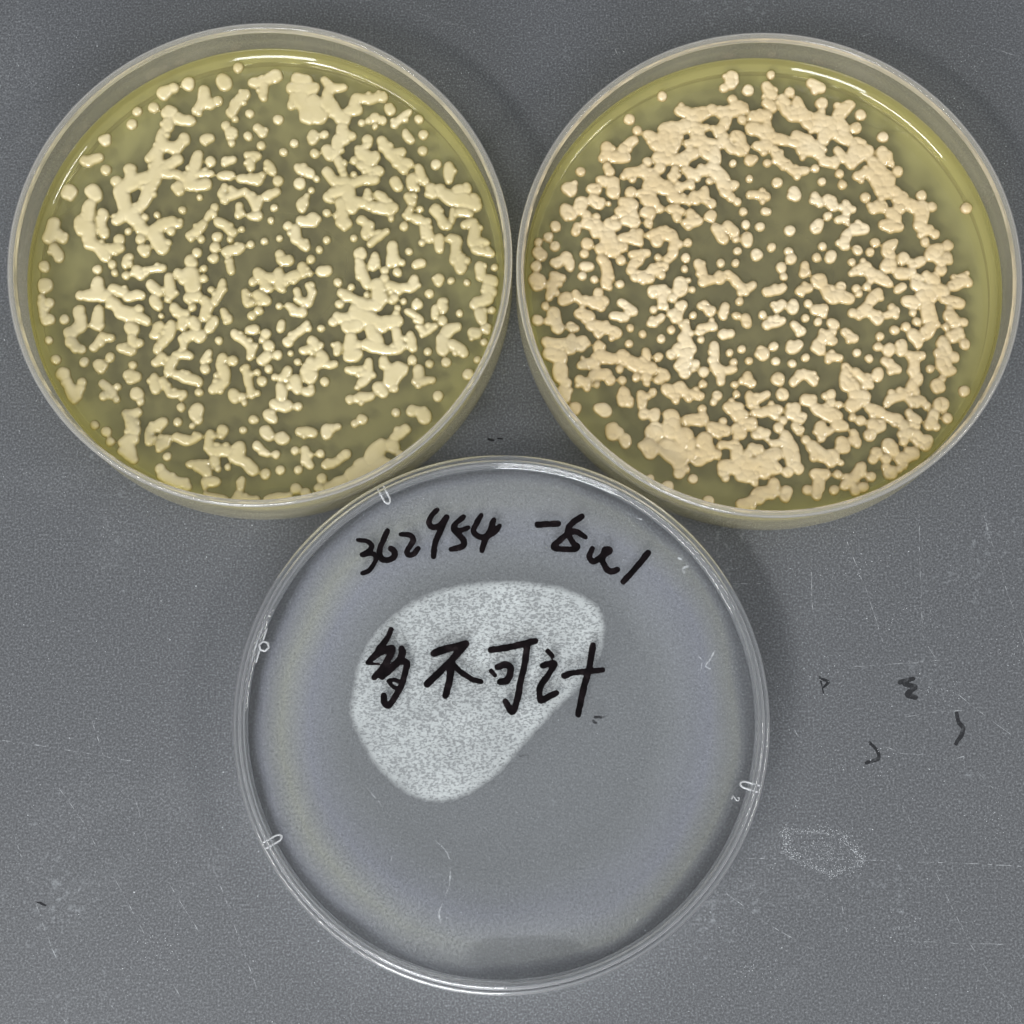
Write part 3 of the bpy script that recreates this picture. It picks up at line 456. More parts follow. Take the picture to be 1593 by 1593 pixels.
DATA_RIGHT = "-1668 3622 -1668 3622 103,-2274 3181 -2274 3181 103,-3182 2184 -3182 2184 105,-3425 1885 -3339 1811 108,-3637 1149 -3637 1149 104,-3770 953 -3770 953 101,-3651 771 -3651 771 101,-3958 855 -3958 855 81,-99 3715 -99 3715 106,-411 2309 -411 2309 79,-135 2021 -135 2021 87,-271 1396 -271 1396 84,-227 1152 -227 1152 87,29 1105 29 1105 93,-391 654 -391 654 87,-209 925 -212 819 98,-883 1294 -844 1340 93,-1267 818 -1267 818 81,120 1408 120 1408 81,-52 591 -52 591 115,-394 3994 -413 3837 106,-548 3760 -548 3760 97,233 3800 233 3800 106,-773 1096 -635 883 93,-554 1155 -429 1002 93,-418 881 -418 881 72,-940 1829 -932 1615 78,-832 1553 -832 1553 104,-130 1715 167 1667 84,-1200 1373 -1202 1282 87,-1306 1191 -1073 1220 78,-1589 1467 -1387 1405 78,-1448 1284 -1448 1284 78,-2699 2642 -2702 2488 111,-2790 2427 -2790 2427 76,-2586 2456 -2352 2454 105,-2408 2609 -2200 2762 88,-2137 2962 -2137 2962 99,-1964 2884 -1848 2821 99,-2706 2272 -2706 2272 82,-2649 2179 -2649 2179 99,-2826 2027 -2740 1996 84,-2989 1845 -2888 1844 93,-2595 1964 -2598 1781 116,-2949 1661 -2849 1554 93,-2675 1567 -2675 1567 52,-1668 3005 -1288 3002 111,-1368 3314 -1221 3312 100,-1136 3218 -929 3279 135,-780 3340 -780 3340 117,-606 3276 -341 3336 111,-393 3540 -393 3540 100,-338 3430 -194 3335 100,-52 3210 212 3207 100,-493 3151 -676 2904 94,-1286 3064 -996 2969 105,-878 2999 -878 2999 82,-1643 2850 -1707 2603 117,-1493 2973 -1443 2663 99,-1237 2707 -740 2719 70,-1117 2815 -943 2782 70,-1822 2666 -1503 2571 99,-1975 2359 -1975 2359 93,-1770 2419 -1595 2417 123,-1301 2476 -1096 2506 96,-1479 2385 -1276 2353 76,-1745 2234 -1745 2234 122,-1454 2231 -1517 2017 67,-948 2597 -864 2473 99,-745 2564 -751 2349 111,-59 2992 210 2897 123,-229 3149 -229 3149 88,-356 2840 -243 2715 105,-507 2686 -423 2562 82,-561 2841 -654 2656 76,-189 2591 -308 2530 96,-109 2374 -109 2374 122,-20 2404 -20 2404 76,105 2650 201 2650 111,17 2651 17 2651 88,-2329 2146 -2037 2175 99,-2403 2085 -2403 2085 76,-2244 2023 -2244 2023 81,-1922 2112 -1839 1958 134,-1956 1898 -1695 1865 110,-2279 1778 -2279 1778 110,-2105 1746 -1902 1714 81,-1665 1896 -1524 1741 96,-1434 1832 -1199 1953 76,-1555 1650 -1324 1618 81,-1238 1586 -1132 1723 81,-1280 2199 -1136 2106 84,-1136 2106 -872 2196 84,-813 2226 -672 2071 122,-849 1981 -849 1981 76,-613 2071 -565 1764 116,-474 1886 -385 1916 81,-480 1672 -480 1672 99,-367 1580 -367 1580 87,-2427 1596 -2254 1534 99,-2020 1623 -1848 1561 99,-1763 1469 -1763 1469 87,-2489 1414 -2258 1381 93,-2025 1410 -1939 1348 99,-1972 1197 -1972 1197 93,-2376 1261 -2203 1199 93,-2667 1202 -2552 1141 96,-2440 928 -2238 911 87,-2135 1016 -2153 835 75,-2728 990 -2618 687 145,-2849 719 -2849 719 110,-2444 746 -2444 746 110,-3072 1205 -2842 1113 104,-3182 1602 -3184 1480 116,-3445 1452 -3359 1360 110,-3474 1498 -3474 1498 87,-2896 1326 -2896 1326 81,-3070 1357 -3070 1357 93,-3277 1055 -3277 1055 95,-3247 1146 -3247 1146 81,-2930 1022 -2930 1022 87,-2578 1293 -2578 1293 75,-3078 812 -3078 812 121,-3139 631 -3139 631 95,-3457 573 -3457 573 121,-3983 660 -3889 607 92,-1850 832 -1890 984 84,-1890 984 -1744 1043 84,-1744 1043 -1543 981 84,-1543 981 -1520 739 84,-1520 739 -1582 558 84,-1792 832 -1792 832 69,-2273 609 -2013 637 78,-1813 560 -1813 560 81,-1323 541 -1323 541 87,322 4003 322 4003 97,1921 3219 1921 3219 111,1822 2968 1822 2968 111,2303 2796 2303 2796 111,2548 2144 2548 2144 102,3753 1439 3753 1439 110,1060 2202 1060 2202 87,1172 1956 1172 1956 93,1492 2100 1492 2100 90,1536 1891 1536 1891 93,357 1934 357 1934 111,550 1040 550 1040 110,1250 1299 1250 1299 93,215 725 215 725 90,1125 733 1125 733 90,1748 659 1748 659 101,172 1392 172 1392 72,1052 3841 1224 3730 97,1090 1157 1014 1067 98,651 1785 684 1678 96,594 1679 594 1679 73,1585 1549 1605 1351 81,1586 1244 1440 1215 75,1039 1690 1120 1537 84,1240 1628 1350 1474 84,240 3769 323 3612 97,230 3456 345 3393 94,648 3672 648 3672 100,526 3548 576 3298 100,789 3514 810 3296 91,660 3204 983 3201 100,1227 3448 1227 3448 123,1221 3293 1221 3293 82,948 3077 1151 3013 111,1157 3169 1386 3043 123,1695 3413 1510 3197 111,1754 3413 1754 3413 94,1534 3072 1616 2948 105,1382 2950 1228 2765 129,1523 2824 1667 2761 117,1867 2667 1828 2451 152,2007 2542 1706 2329 123,265 2804 555 2739 99,217 3083 207 2804 82,734 2831 964 2736 99,315 2556 453 2339 93,641 2692 785 2645 70,811 2552 1015 2550 99,190 2310 190 2310 82,539 2308 650 2153 82,679 2153 884 2182 79,1157 2457 1077 2642 99,1211 2333 1413 2301 87,1482 2547 1562 2361 82,1810 2052 2047 2142 84,2085 2326 2224 2171 122,2298 2509 2320 2355 105,2433 2292 2433 2292 76,2074 2080 2181 1895 99,2336 2078 2354 1863 105,2205 1773 2494 1740 110,1938 1653 1938 1653 96,2073 1438 2250 1498 87,2018 1499 2018 1499 64,2227 1620 2227 1620 75,2605 1647 2537 1434 116,2715 1524 2827 1432 110,2955 1675 2955 1675 107,3133 1460 3133 1460 104,2944 1462 2932 1218 128,2387 1344 2470 1252 99,2247 1133 2520 1100 98,2358 1041 2358 1041 75,2869 1128 3036 1005 104,3149 944 3149 944 98,2968 794 2968 794 92,3192 671 3070 552 127,3369 730 3369 730 115,3357 519 3357 519 95,1589 986 1507 745 81,1708 1046 1881 1045 101,2078 801 2078 801 98,1977 621 1977 621 87,2270 709 2420 813 75,2281 633 2348 527 87,521 647 521 647 89,1022 532 1022 532 81,1283 566 1283 566 104,2578 519 2578 519 104,-4000 401 -4000 401 110,-3890 568 -3890 568 63,-4045 187 -3923 177 81,-3995 145 -3981 58 132,-3689 476 -3457 534 75,-3632 445 -3632 445 86,-3401 473 -3387 383 78,-3156 405 -3027 395 84,-3174 210 -3174 210 86,-2959 140 -2959 140 83,-2500 61 -2500 61 86,-2823 529 -2712 288 89,-2712 288 -2745 63 89,-2688 3 -2688 3 63,-2477 511 -2477 511 98,-2308 314 -2308 314 89,-2278 404 -2160 494 86,-2224 194 -2023 192 98,-1934 311 -1702 370 92,-1641 520 -1641 520 92,-1966 162 -1966 162 98,-1763 220 -1763 220 81,-1323 532 -1323 532 87,-1343 337 -1343 337 75,-697 437 -697 437 86,-432 435 -432 435 86,-383 -276 -383 -276 86,-68 552 -68 552 63,10 -526 10 -526 80,106 -94 106 -94 92,84 -705 84 -705 92,-454 -543 -454 -543 86,-1222 -531 -1222 -531 80,-1927 -412 -1927 -412 80,-1109 455 -1041 304 75,-1041 304 -974 124 75,-1048 64 -845 123 66,-727 212 -730 122 92,-582 241 -443 90 75,-443 90 -275 -61 75,-305 -76 -129 27 66,-3692 235 -3534 174 83,-3678 175 -3754 -183 83,-3848 -332 -3848 -332 86,-3700 -452 -3673 -631 109,-3618 -750 -3618 -750 114,-3388 -722 -3388 -722 97,-3303 -752 -3303 -752 72,-3467 -171 -3525 -260 95,-3308 -112 -3152 -278 75,-3037 -264 -2866 -310 98,-2891 -101 -2891 -101 98,-2779 -251 -2779 -251 92,-2838 -370 -2838 -370 80,-2492 -283 -2266 -448 77,-2641 -535 -2412 -551 83,-1915 -108 -1915 -108 92,-1956 -48 -1740 -35 63,-1711 -20 -1777 -348 72,-1422 67 -1454 -82 121,-1276 126 -1276 126 58,-1224 -54 -1224 -54 72,-1572 -201 -1572 -201 86,-1608 -498 -1495 -559 72,-1495 -559 -1403 -321 72,-1016 -324 -919 -474 80,-1088 -354 -1088 -354 77,-644 -357 -691 -506 77,-678 -559 -678 -559 80,-269 -583 -273 -687 89,-3983 -592 -3983 -592 103,-3242 -485 -3042 -546 95,-3044 -695 -2759 -757 103,-2904 -844 -2904 -844 103,-2646 -817 -2561 -862 92,-1985 -674 -1781 -556 77,-2344 -754 -2344 -754 83,-2112 -857 -2112 -857 83,-1799 -951 -1799 -951 83,-1615 -786 -1615 -786 80,-2364 -1047 -2364 -1047 83,-1085 -977 -1085 -977 77,-1100 -770 -870 -727 77,-1144 -829 -1144 -829 63,-688 -877 -688 -877 109,-573 -869 -573 -869 86,-3178 -990 -3208 -1093 100,-3849 -985 -3849 -985 89,-3793 -1044 -3535 -1017 91,-3391 -929 -3394 -1166 89,-3795 -1222 -3567 -1282 120,-3598 -1459 -3572 -1635 131,-3488 -1753 -3488 -1753 108,-3562 -1892 -3484 -2032 97,-3343 -2216 -3343 -2216 119,-3323 -2178 -3323 -2178 94,-2907 -1066 -2882 -1258 86,-2882 -1258 -2626 -1319 86,-3227 -1417 -2941 -1376 86,-3259 -1696 -3119 -1785 85,-3002 -1625 -2774 -1583 88,-2719 -1700 -2719 -1700 102,-2948 -1787 -2948 -1787 74,-3119 -1844 -3119 -1844 68,-3259 -1682 -3259 -1682 80,-2798 -1347 -2798 -1347 74,-2511 -1232 -2484 -1350 97,-2313 -1351 -2259 -1469 114,-2544 -1496 -2544 -1496 80,-2067 -1176 -2057 -1353 80,-2116 -1470 -1975 -1501 108,-1856 -1296 -1856 -1296 88,-2063 -1647 -2063 -1647 102,-2066 -1764 -2066 -1764 68,-2249 -1660 -2249 -1660 88,-1340 -664 -1359 -857 80,-1390 -945 -1309 -1123 126,-1626 -1239 -1626 -1239 97,-1481 -1122 -1341 -1241 120,-1253 -1153 -1253 -1153 91,-1373 -1388 -1461 -1475 114,-1532 -1446 -1532 -1446 71,-1407 -1593 -1407 -1593 97,-1203 -1419 -1203 -1419 83,-1065 -1567 -1065 -1567 103,-1234 -1507 -1234 -1507 57,-2506 -1702 -2506 -1702 88,-1763 -1576 -1866 -1722 80,-1970 -1935 -1970 -1935 82,-1076 -1778 -1076 -1778 80,-1103 -2225 -1103 -2225 82,-750 -2460 -750 -2460 82,-500 -1975 -500 -1975 82,-523 -1800 -523 -1800 80,-247 -1373 -247 -1373 83,-377 -1160 -377 -1160 83,-851 -1082 -859 -1363 77,-862 -1451 -780 -1569 91,-753 -1599 -757 -1745 80,-637 -1555 -523 -1527 83,-518 -1395 -518 -1395 74,-598 -1217 -598 -1217 77,-27 -1192 13 -1266 97,-298 -1631 -273 -1749 80,-218 -1779 -218 -1779 91,-2467 -1907 -2499 -2112 94,-2386 -2127 -2386 -2127 88,-1727 -1855 -1615 -1943 97,-1499 -1827 -1416 -1945 102,-1562 -2075 -1562 -2075 82,-1333 -2033 -1333 -2033 85,-1274 -1946 -1134 -2006 77,-835 -1993 -835 -1993 99,-896 -2110 -896 -2110 77,-281 -1983 -244 -2158 71,-114 -2072 40 -1986 65,-2912 -2210 -2786 -2270 105,-2678 -2576 -2680 -2677 119,-2566 -2635 -2566 -2635 91,-2469 -2751 -2443 -2853 93,-2156 -1968 -2160 -2173 82,-2135 -2318 -2135 -2318 113,-1936 -2291 -1938 -2378 94,-1654 -2380 -1661 -2642 153,-1373 -2441 -1089 -2414 93,-1944 -2639 -1944 -2639 175,-1409 -2730 -1387 -2991 187,-2062 -2870 -2008 -2986 147,-1724 -2930 -1532 -3134 175,-1099 -2791 -1022 -3051 136,-867 -3053 -867 -3053 96,-1193 -3108 -1193 -3108 147,-2175 -2884 -2175 -2884 90,-1563 -3249 -1563 -3249 90,-1538 -3393 -1538 -3393 110,-1424 -3307 -1424 -3307 90,-1301 -3481 -1301 -3481 101,-2047 -3489 -2047 -3489 84,-1747 -3620 -1747 -3620 107,-1040 -3887 -1040 -3887 107,-774 -3255 -410 -3344 107,-777 -3370 -777 -3370 96,-725 -3485 -725 -3485 70,-491 -3228 -5 -3261 130,-470 -3458 -216 -3432 96,-46 -3404 -46 -3404 101,-657 -2213 -459 -2215 94,-547 -2302 -379 -2361 96,-951 -2560 -699 -2649 91,-528 -2592 -418 -2709 96,-536 -2867 -791 -2880 73,-482 -2940 -544 -3113 90,-241 -2479 -299 -2536 91,-375 -3114 -315 -2999 73,-256 -2942 -116 -2972 85,-192 -2711 15 -2684 79,-178 -2305 20 -2306 79,-135 -3116 -135 -3116 68,-411 -2477 -411 -2477 85,-487 -3959 -288 -3889 93,-200 -3790 -21 -3720 118,-146 -3862 -146 -3862 101,559 502 559 502 110,1021 514 1021 514 72,1252 512 1252 512 104,380 347 380 347 104,417 173 417 173 81,814 380 785 230 84,1638 448 1638 448 81,1703 283 1908 371 84,1629 238 1629 238 69,1959 220 2129 159 104,1891 -19 1891 -19 83,2125 69 2296 38 78,2086 -140 1936 -288 92,1874 -377 1783 -495 103,1610 -509 1610 -509 92,1722 -584 1722 -584 72,1982 -527 2062 -646 103,2210 -558 2386 -470 74,2253 338 2328 413 109,2478 231 2592 215 95,2546 456 2546 456 81,2715 365 2892 454 84,2760 124 2781 -26 86,2950 183 3131 61 86,3180 451 3382 450 72,3228 270 3228 270 115,2709 245 2709 245 81,106 -94 395 -37 83,680 -99 855 -40 78,1046 78 1046 78 132,1155 -73 1249 -238 103,1431 -15 1431 -15 98,1367 -164 1564 -255 95,1688 -47 1688 -47 86,1741 -152 1741 -152 75,2523 -18 2438 -107 78,266 -424 357 -305 80,571 -322 567 -426 89,829 -330 829 -330 86,762 -591 762 -591 83,924 -459 1098 -430 86,1094 -520 1094 -520 72,988 -667 988 -667 83,1231 -669 1315 -715 77,1252 -847 1252 -847 74,1046 -994 1164 -906 103,957 -1067 1010 -1171 103,1245 -1025 1245 -1025 91,171 -691 373 -633 74,84 -720 84 -720 80,556 -723 709 -828 77,1452 -864 1618 -984 83,2077 -934 2077 -934 86,2040 -1126 2040 -1126 89,2253 -1151 2221 -1225 91,1664 -1235 1664 -1235 88,1864 -1346 1864 -1346 88,199 -1111 199 -1111 91,226 -1386 226 -1386 88,510 -1426 510 -1426 88,747 -1322 747 -1322 83,497 -1152 643 -1079 91,1175 -1320 1346 -1321 80,1150 -1378 1150 -1378 68,2480 -1064 2440 -1241 83,2127 -1386 2361 -1564 80,220 -1709 278 -1680 97,275 -1753 275 -1753 80,517 -1770 650 -1639 80,650 -1639 792 -1640 80,792 -1640 872 -1773 80,2018 -1591 2013 -1694 88,2340 -826 2340 -826 103,2543 -769 2543 -769 89,2650 -918 2760 -1007 103,2969 -831 2879 -920 97,2755 -1096 2755 -1096 80,2567 -293 2766 -324 86,2858 -206 3029 -237 121,2922 -87 3265 -119 115,3413 -31 3562 58 98,3594 118 3690 27 104,3370 -299 3539 -360 103,3257 -269 3257 -269 86,2935 -385 2980 -624 126,2685 -502 2685 -502 77,2748 -681 2748 -681 97,3005 -683 2971 -802 94,3327 -567 3435 -687 115,3578 -688 3578 -688 94,3258 -774 3258 -774 80,3482 -865 3361 -983 86,3185 -1070 3206 -1218 120,3090 -1246 3090 -1246 86,3370 -1337 3370 -1337 108,3139 -1394 3215 -1571 125,2932 -1539 2932 -1539 91,3329 -1572 3329 -1572 85,3057 -1863 3057 -1863 136,3150 -1717 3150 -1717 74,3575 -1094 3575 -1094 106,3515 -1955 3515 -1955 108,3197 -2441 3197 -2441 108,2588 -1301 2802 -1303 77,2655 -1390 2643 -1625 88,2724 -1714 2602 -1859 102,2669 -1948 2669 -1948 85,2540 -1976 2193 -2090 82,2147 -2163 2147 -2163 77,1647 -1617 1865 -1824 80,1620 -1588 1620 -1588 91,309 -1988 309 -1988 119,40 -1986 40 -1986 57,1453 -1498 1414 -1733 85,1439 -1821 1579 -1851 108,1176 -1994 1176 -1994 97,1061 -2023 1061 -2023 68,1169 -2140 1169 -2140 91,1310 -2171 1310 -2171 74,1572 -2027 1741 -2057 131,1506 -2230 1623 -2144 96,1846 -2233 2012 -2322 94,2123 -2381 2347 -2441 88,1666 -2464 1666 -2464 96,1860 -2553 2000 -2583 113,1824 -2727 1824 -2727 124,1527 -2405 1527 -2405 74,2426 -2557 2474 -2732 102,2411 -2847 2411 -2847 85,2575 -2413 2657 -2472 93,2651 -2588 2651 -2588 74,2522 -2326 2522 -2326 82,2588 -2151 2760 -2109 91,2840 -2212 2840 -2212 82,3097 -2185 3097 -2185 130,2974 -2358 2878 -2561 94,3004 -2591 3004 -2591 79,2643 -2733 2678 -2878 85,2836 -2821 2781 -2914 102,2154 -2903 2205 -3019 119,1922 -3045 1922 -3045 113,2086 -3162 2086 -3162 96,1860 -3160 1860 -3160 93,2311 -3164 2582 -3092 102,2544 -3021 2544 -3021 79,2383 -3262 2383 -3262 90,2187 -3393 2112 -3440 93,2079 -3306 2079 -3306 85,2315 -3345 2315 -3345 62,30 -2277 228 -2264 91,168 -2380 168 -2380 79,453 -2339 542 -2223 102,718 -2078 831 -2079 102,678 -2369 534 -2426 77,502 -2542 582 -2659 62,217 -2584 217 -2584 93,307 -2454 307 -2454 79,881 -2255 1273 -2374 102,954 -2546 973 -2778 88,1090 -2692 1149 -2634 65,1237 -2548 1378 -2578 96,1543 -2667 1590 -2898 71,1310 -2838 1361 -2954 93,1261 -2983 1416 -2984 62,100 -2858 235 -2859 65,325 -2715 473 -2919 82,429 -2976 448 -3207 141,689 -2805 689 -2805 82,798 -2921 960 -3096 119,1129 -3097 1126 -3183 118,1293 -3228 1293 -3228 62,818 -3123 818 -3123 73,1 -3088 172 -3061 102,80 -3261 162 -3320 107,-8 -3347 -8 -3347 107,357 -3379 357 -3379 107,557 -3323 557 -3323 101,835 -3411 1002 -3441 99,913 -3555 879 -3698 90,683 -3697 683 -3697 93,847 -3798 847 -3798 101,1228 -3428 1228 -3428 96,1808 -3482 1808 -3482 107,1660 -3661 1660 -3661 101,1524 -3730 1524 -3730 101,1657 -3274 1536 -3474 90,1536 -3474 1333 -3616 90,1146 -3700 1146 -3700 93,125 -3578 61 -3777 93,-22 -3748 -22 -3748 101,330 -3722 290 -3831 93"
petri(-43.226, 36.349, "open agar plate on the left, cream colonies in scattered branching clumps reaching its left wall", DATA_LEFT, M_colL, 3, False)
petri(44.566, 33.806, "right-hand open agar plate, peach colonies crowded in a ring within a bare green margin", DATA_RIGHT, M_colR, 8, True)

# ------------------------------------------------------------------ lid
lid = empty("dish_lid", -2.075, -42.423, "clear lid with black marker writing over a white patch of condensation", "lid")
R = 44.93
side = [(43.75, 0.0), (44.6, 0.0)] + arc(R - 0.3, 0.3, 0.3, -70, 0, 3) + [(R, 3), (R, 6.5), (R - 0.1, 8.9)] \
     + arc(R - 0.75, 8.95, 0.65, 5, 85, 5) + [(44.12, 9.58), (44.05, 9.35), (43.85, 9.33), (43.78, 9.75)] + arc(43.3, 10.0, 0.42, 20, 160, 6) \
     + [(42.80, 9.80), (42.60, 9.60), (42.3, 9.6)] + [(42.3, 8.42), (42.9, 8.35)] + arc(43.0, 7.75, 0.6, 80, 5, 4) + [(43.65, 6), (43.7, 3)]
lathe("lid_rim", side, M_lidglass, lid, 320, None, closed=True)
lathe("lid_top", [(0, 9.6), (42.28, 9.6), (42.28, 8.45), (0, 8.45)], M_plate, lid, 256, None, closed=False)
for o in [c for c in lid.children if c.name.startswith("lid_top")]:
    o.data.polygons.foreach_set('use_smooth', [False] * len(o.data.polygons))
# droplets under the top
lathe("fog_film", [(0, 8.42), (12, 8.42), (30, 8.42), (42.2, 8.42), (42.2, 8.39), (0, 8.39)], M_fog, lid, 200, None, closed=False)

PATCH = [[-25.35, 4.66], [-24.22, 10.04], [-20.57, 15.78], [-14.06, 20.54], [-7.51, 22.69], [0.14, 23.4], [6.69, 23.02], [13.22, 21.21], [16.99, 18.44], [17.9, 14.07], [16.51, 9.19], [12.98, 4.37], [8.83, 0.43], [4.26, -4.44], [-0.07, -9.18], [-4.36, -12.42], [-8.63, -13.96], [-12.9, -13.83], [-17.18, -11.9], [-21.16, -8.18], [-24.09, -3.38], [-25.64, 0.37]]
P = np.array(PATCH)
# smooth closed outline
Q = []
n = len(P)
for i in range(n):
    a, b_, c_, d_ = P[i - 1], P[i], P[(i + 1) % n], P[(i + 2) % n]
    for tt in np.linspace(0, 1, 6, endpoint=False):
        Q.append(.5 * ((2 * b_) + (c_ - a) * tt + (2 * a - 5 * b_ + 4 * c_ - d_) * tt ** 2 + (3 * b_ - a - 3 * c_ + d_) * tt ** 3))
Q = np.array(Q); g = 0.3
x0, y0 = Q.min(0) - 1; nx, ny = (np.ceil((Q.max(0) + 1 - (x0, y0)) / g)).astype(int)
X, Y = np.meshgrid(x0 + g * np.arange(nx), y0 + g * np.arange(ny))
D = np.full(X.shape, 1e9); insd = np.zeros(X.shape, bool)
for i in range(len(Q)):
    a, b_ = Q[i], Q[(i + 1) % len(Q)]; d = b_ - a; L = d @ d + 1e-12
    tt = np.clip(((X - a[0]) * d[0] + (Y - a[1]) * d[1]) / L, 0, 1)
    D = np.minimum(D, np.hypot(X - a[0] - tt * d[0], Y - a[1] - tt * d[1]))
    cr = ((a[1] > Y) != (b_[1] > Y)) & (X < (b_[0] - a[0]) * (Y - a[1]) / (b_[1] - a[1] + 1e-12) + a[0])
    insd ^= cr
sdp = np.where(insd, -D, D)
PX, PY, ins, comps = mesh_cells(sdp, x0, y0, g)
comps.sort(key=lambda c: -len(c))
v, f, u = comp_mesh(comps[0], PX, PY, np.full(X.shape, 8.36))
po = mesh_obj("condensation_patch", v, f, M_cond, lid)
at = po.data.attributes.new('edge', 'FLOAT', 'POINT')
at.data.foreach_set('value', np.clip(-sdp.ravel()[u] / 3.0, 0, 1).astype(np.float32))

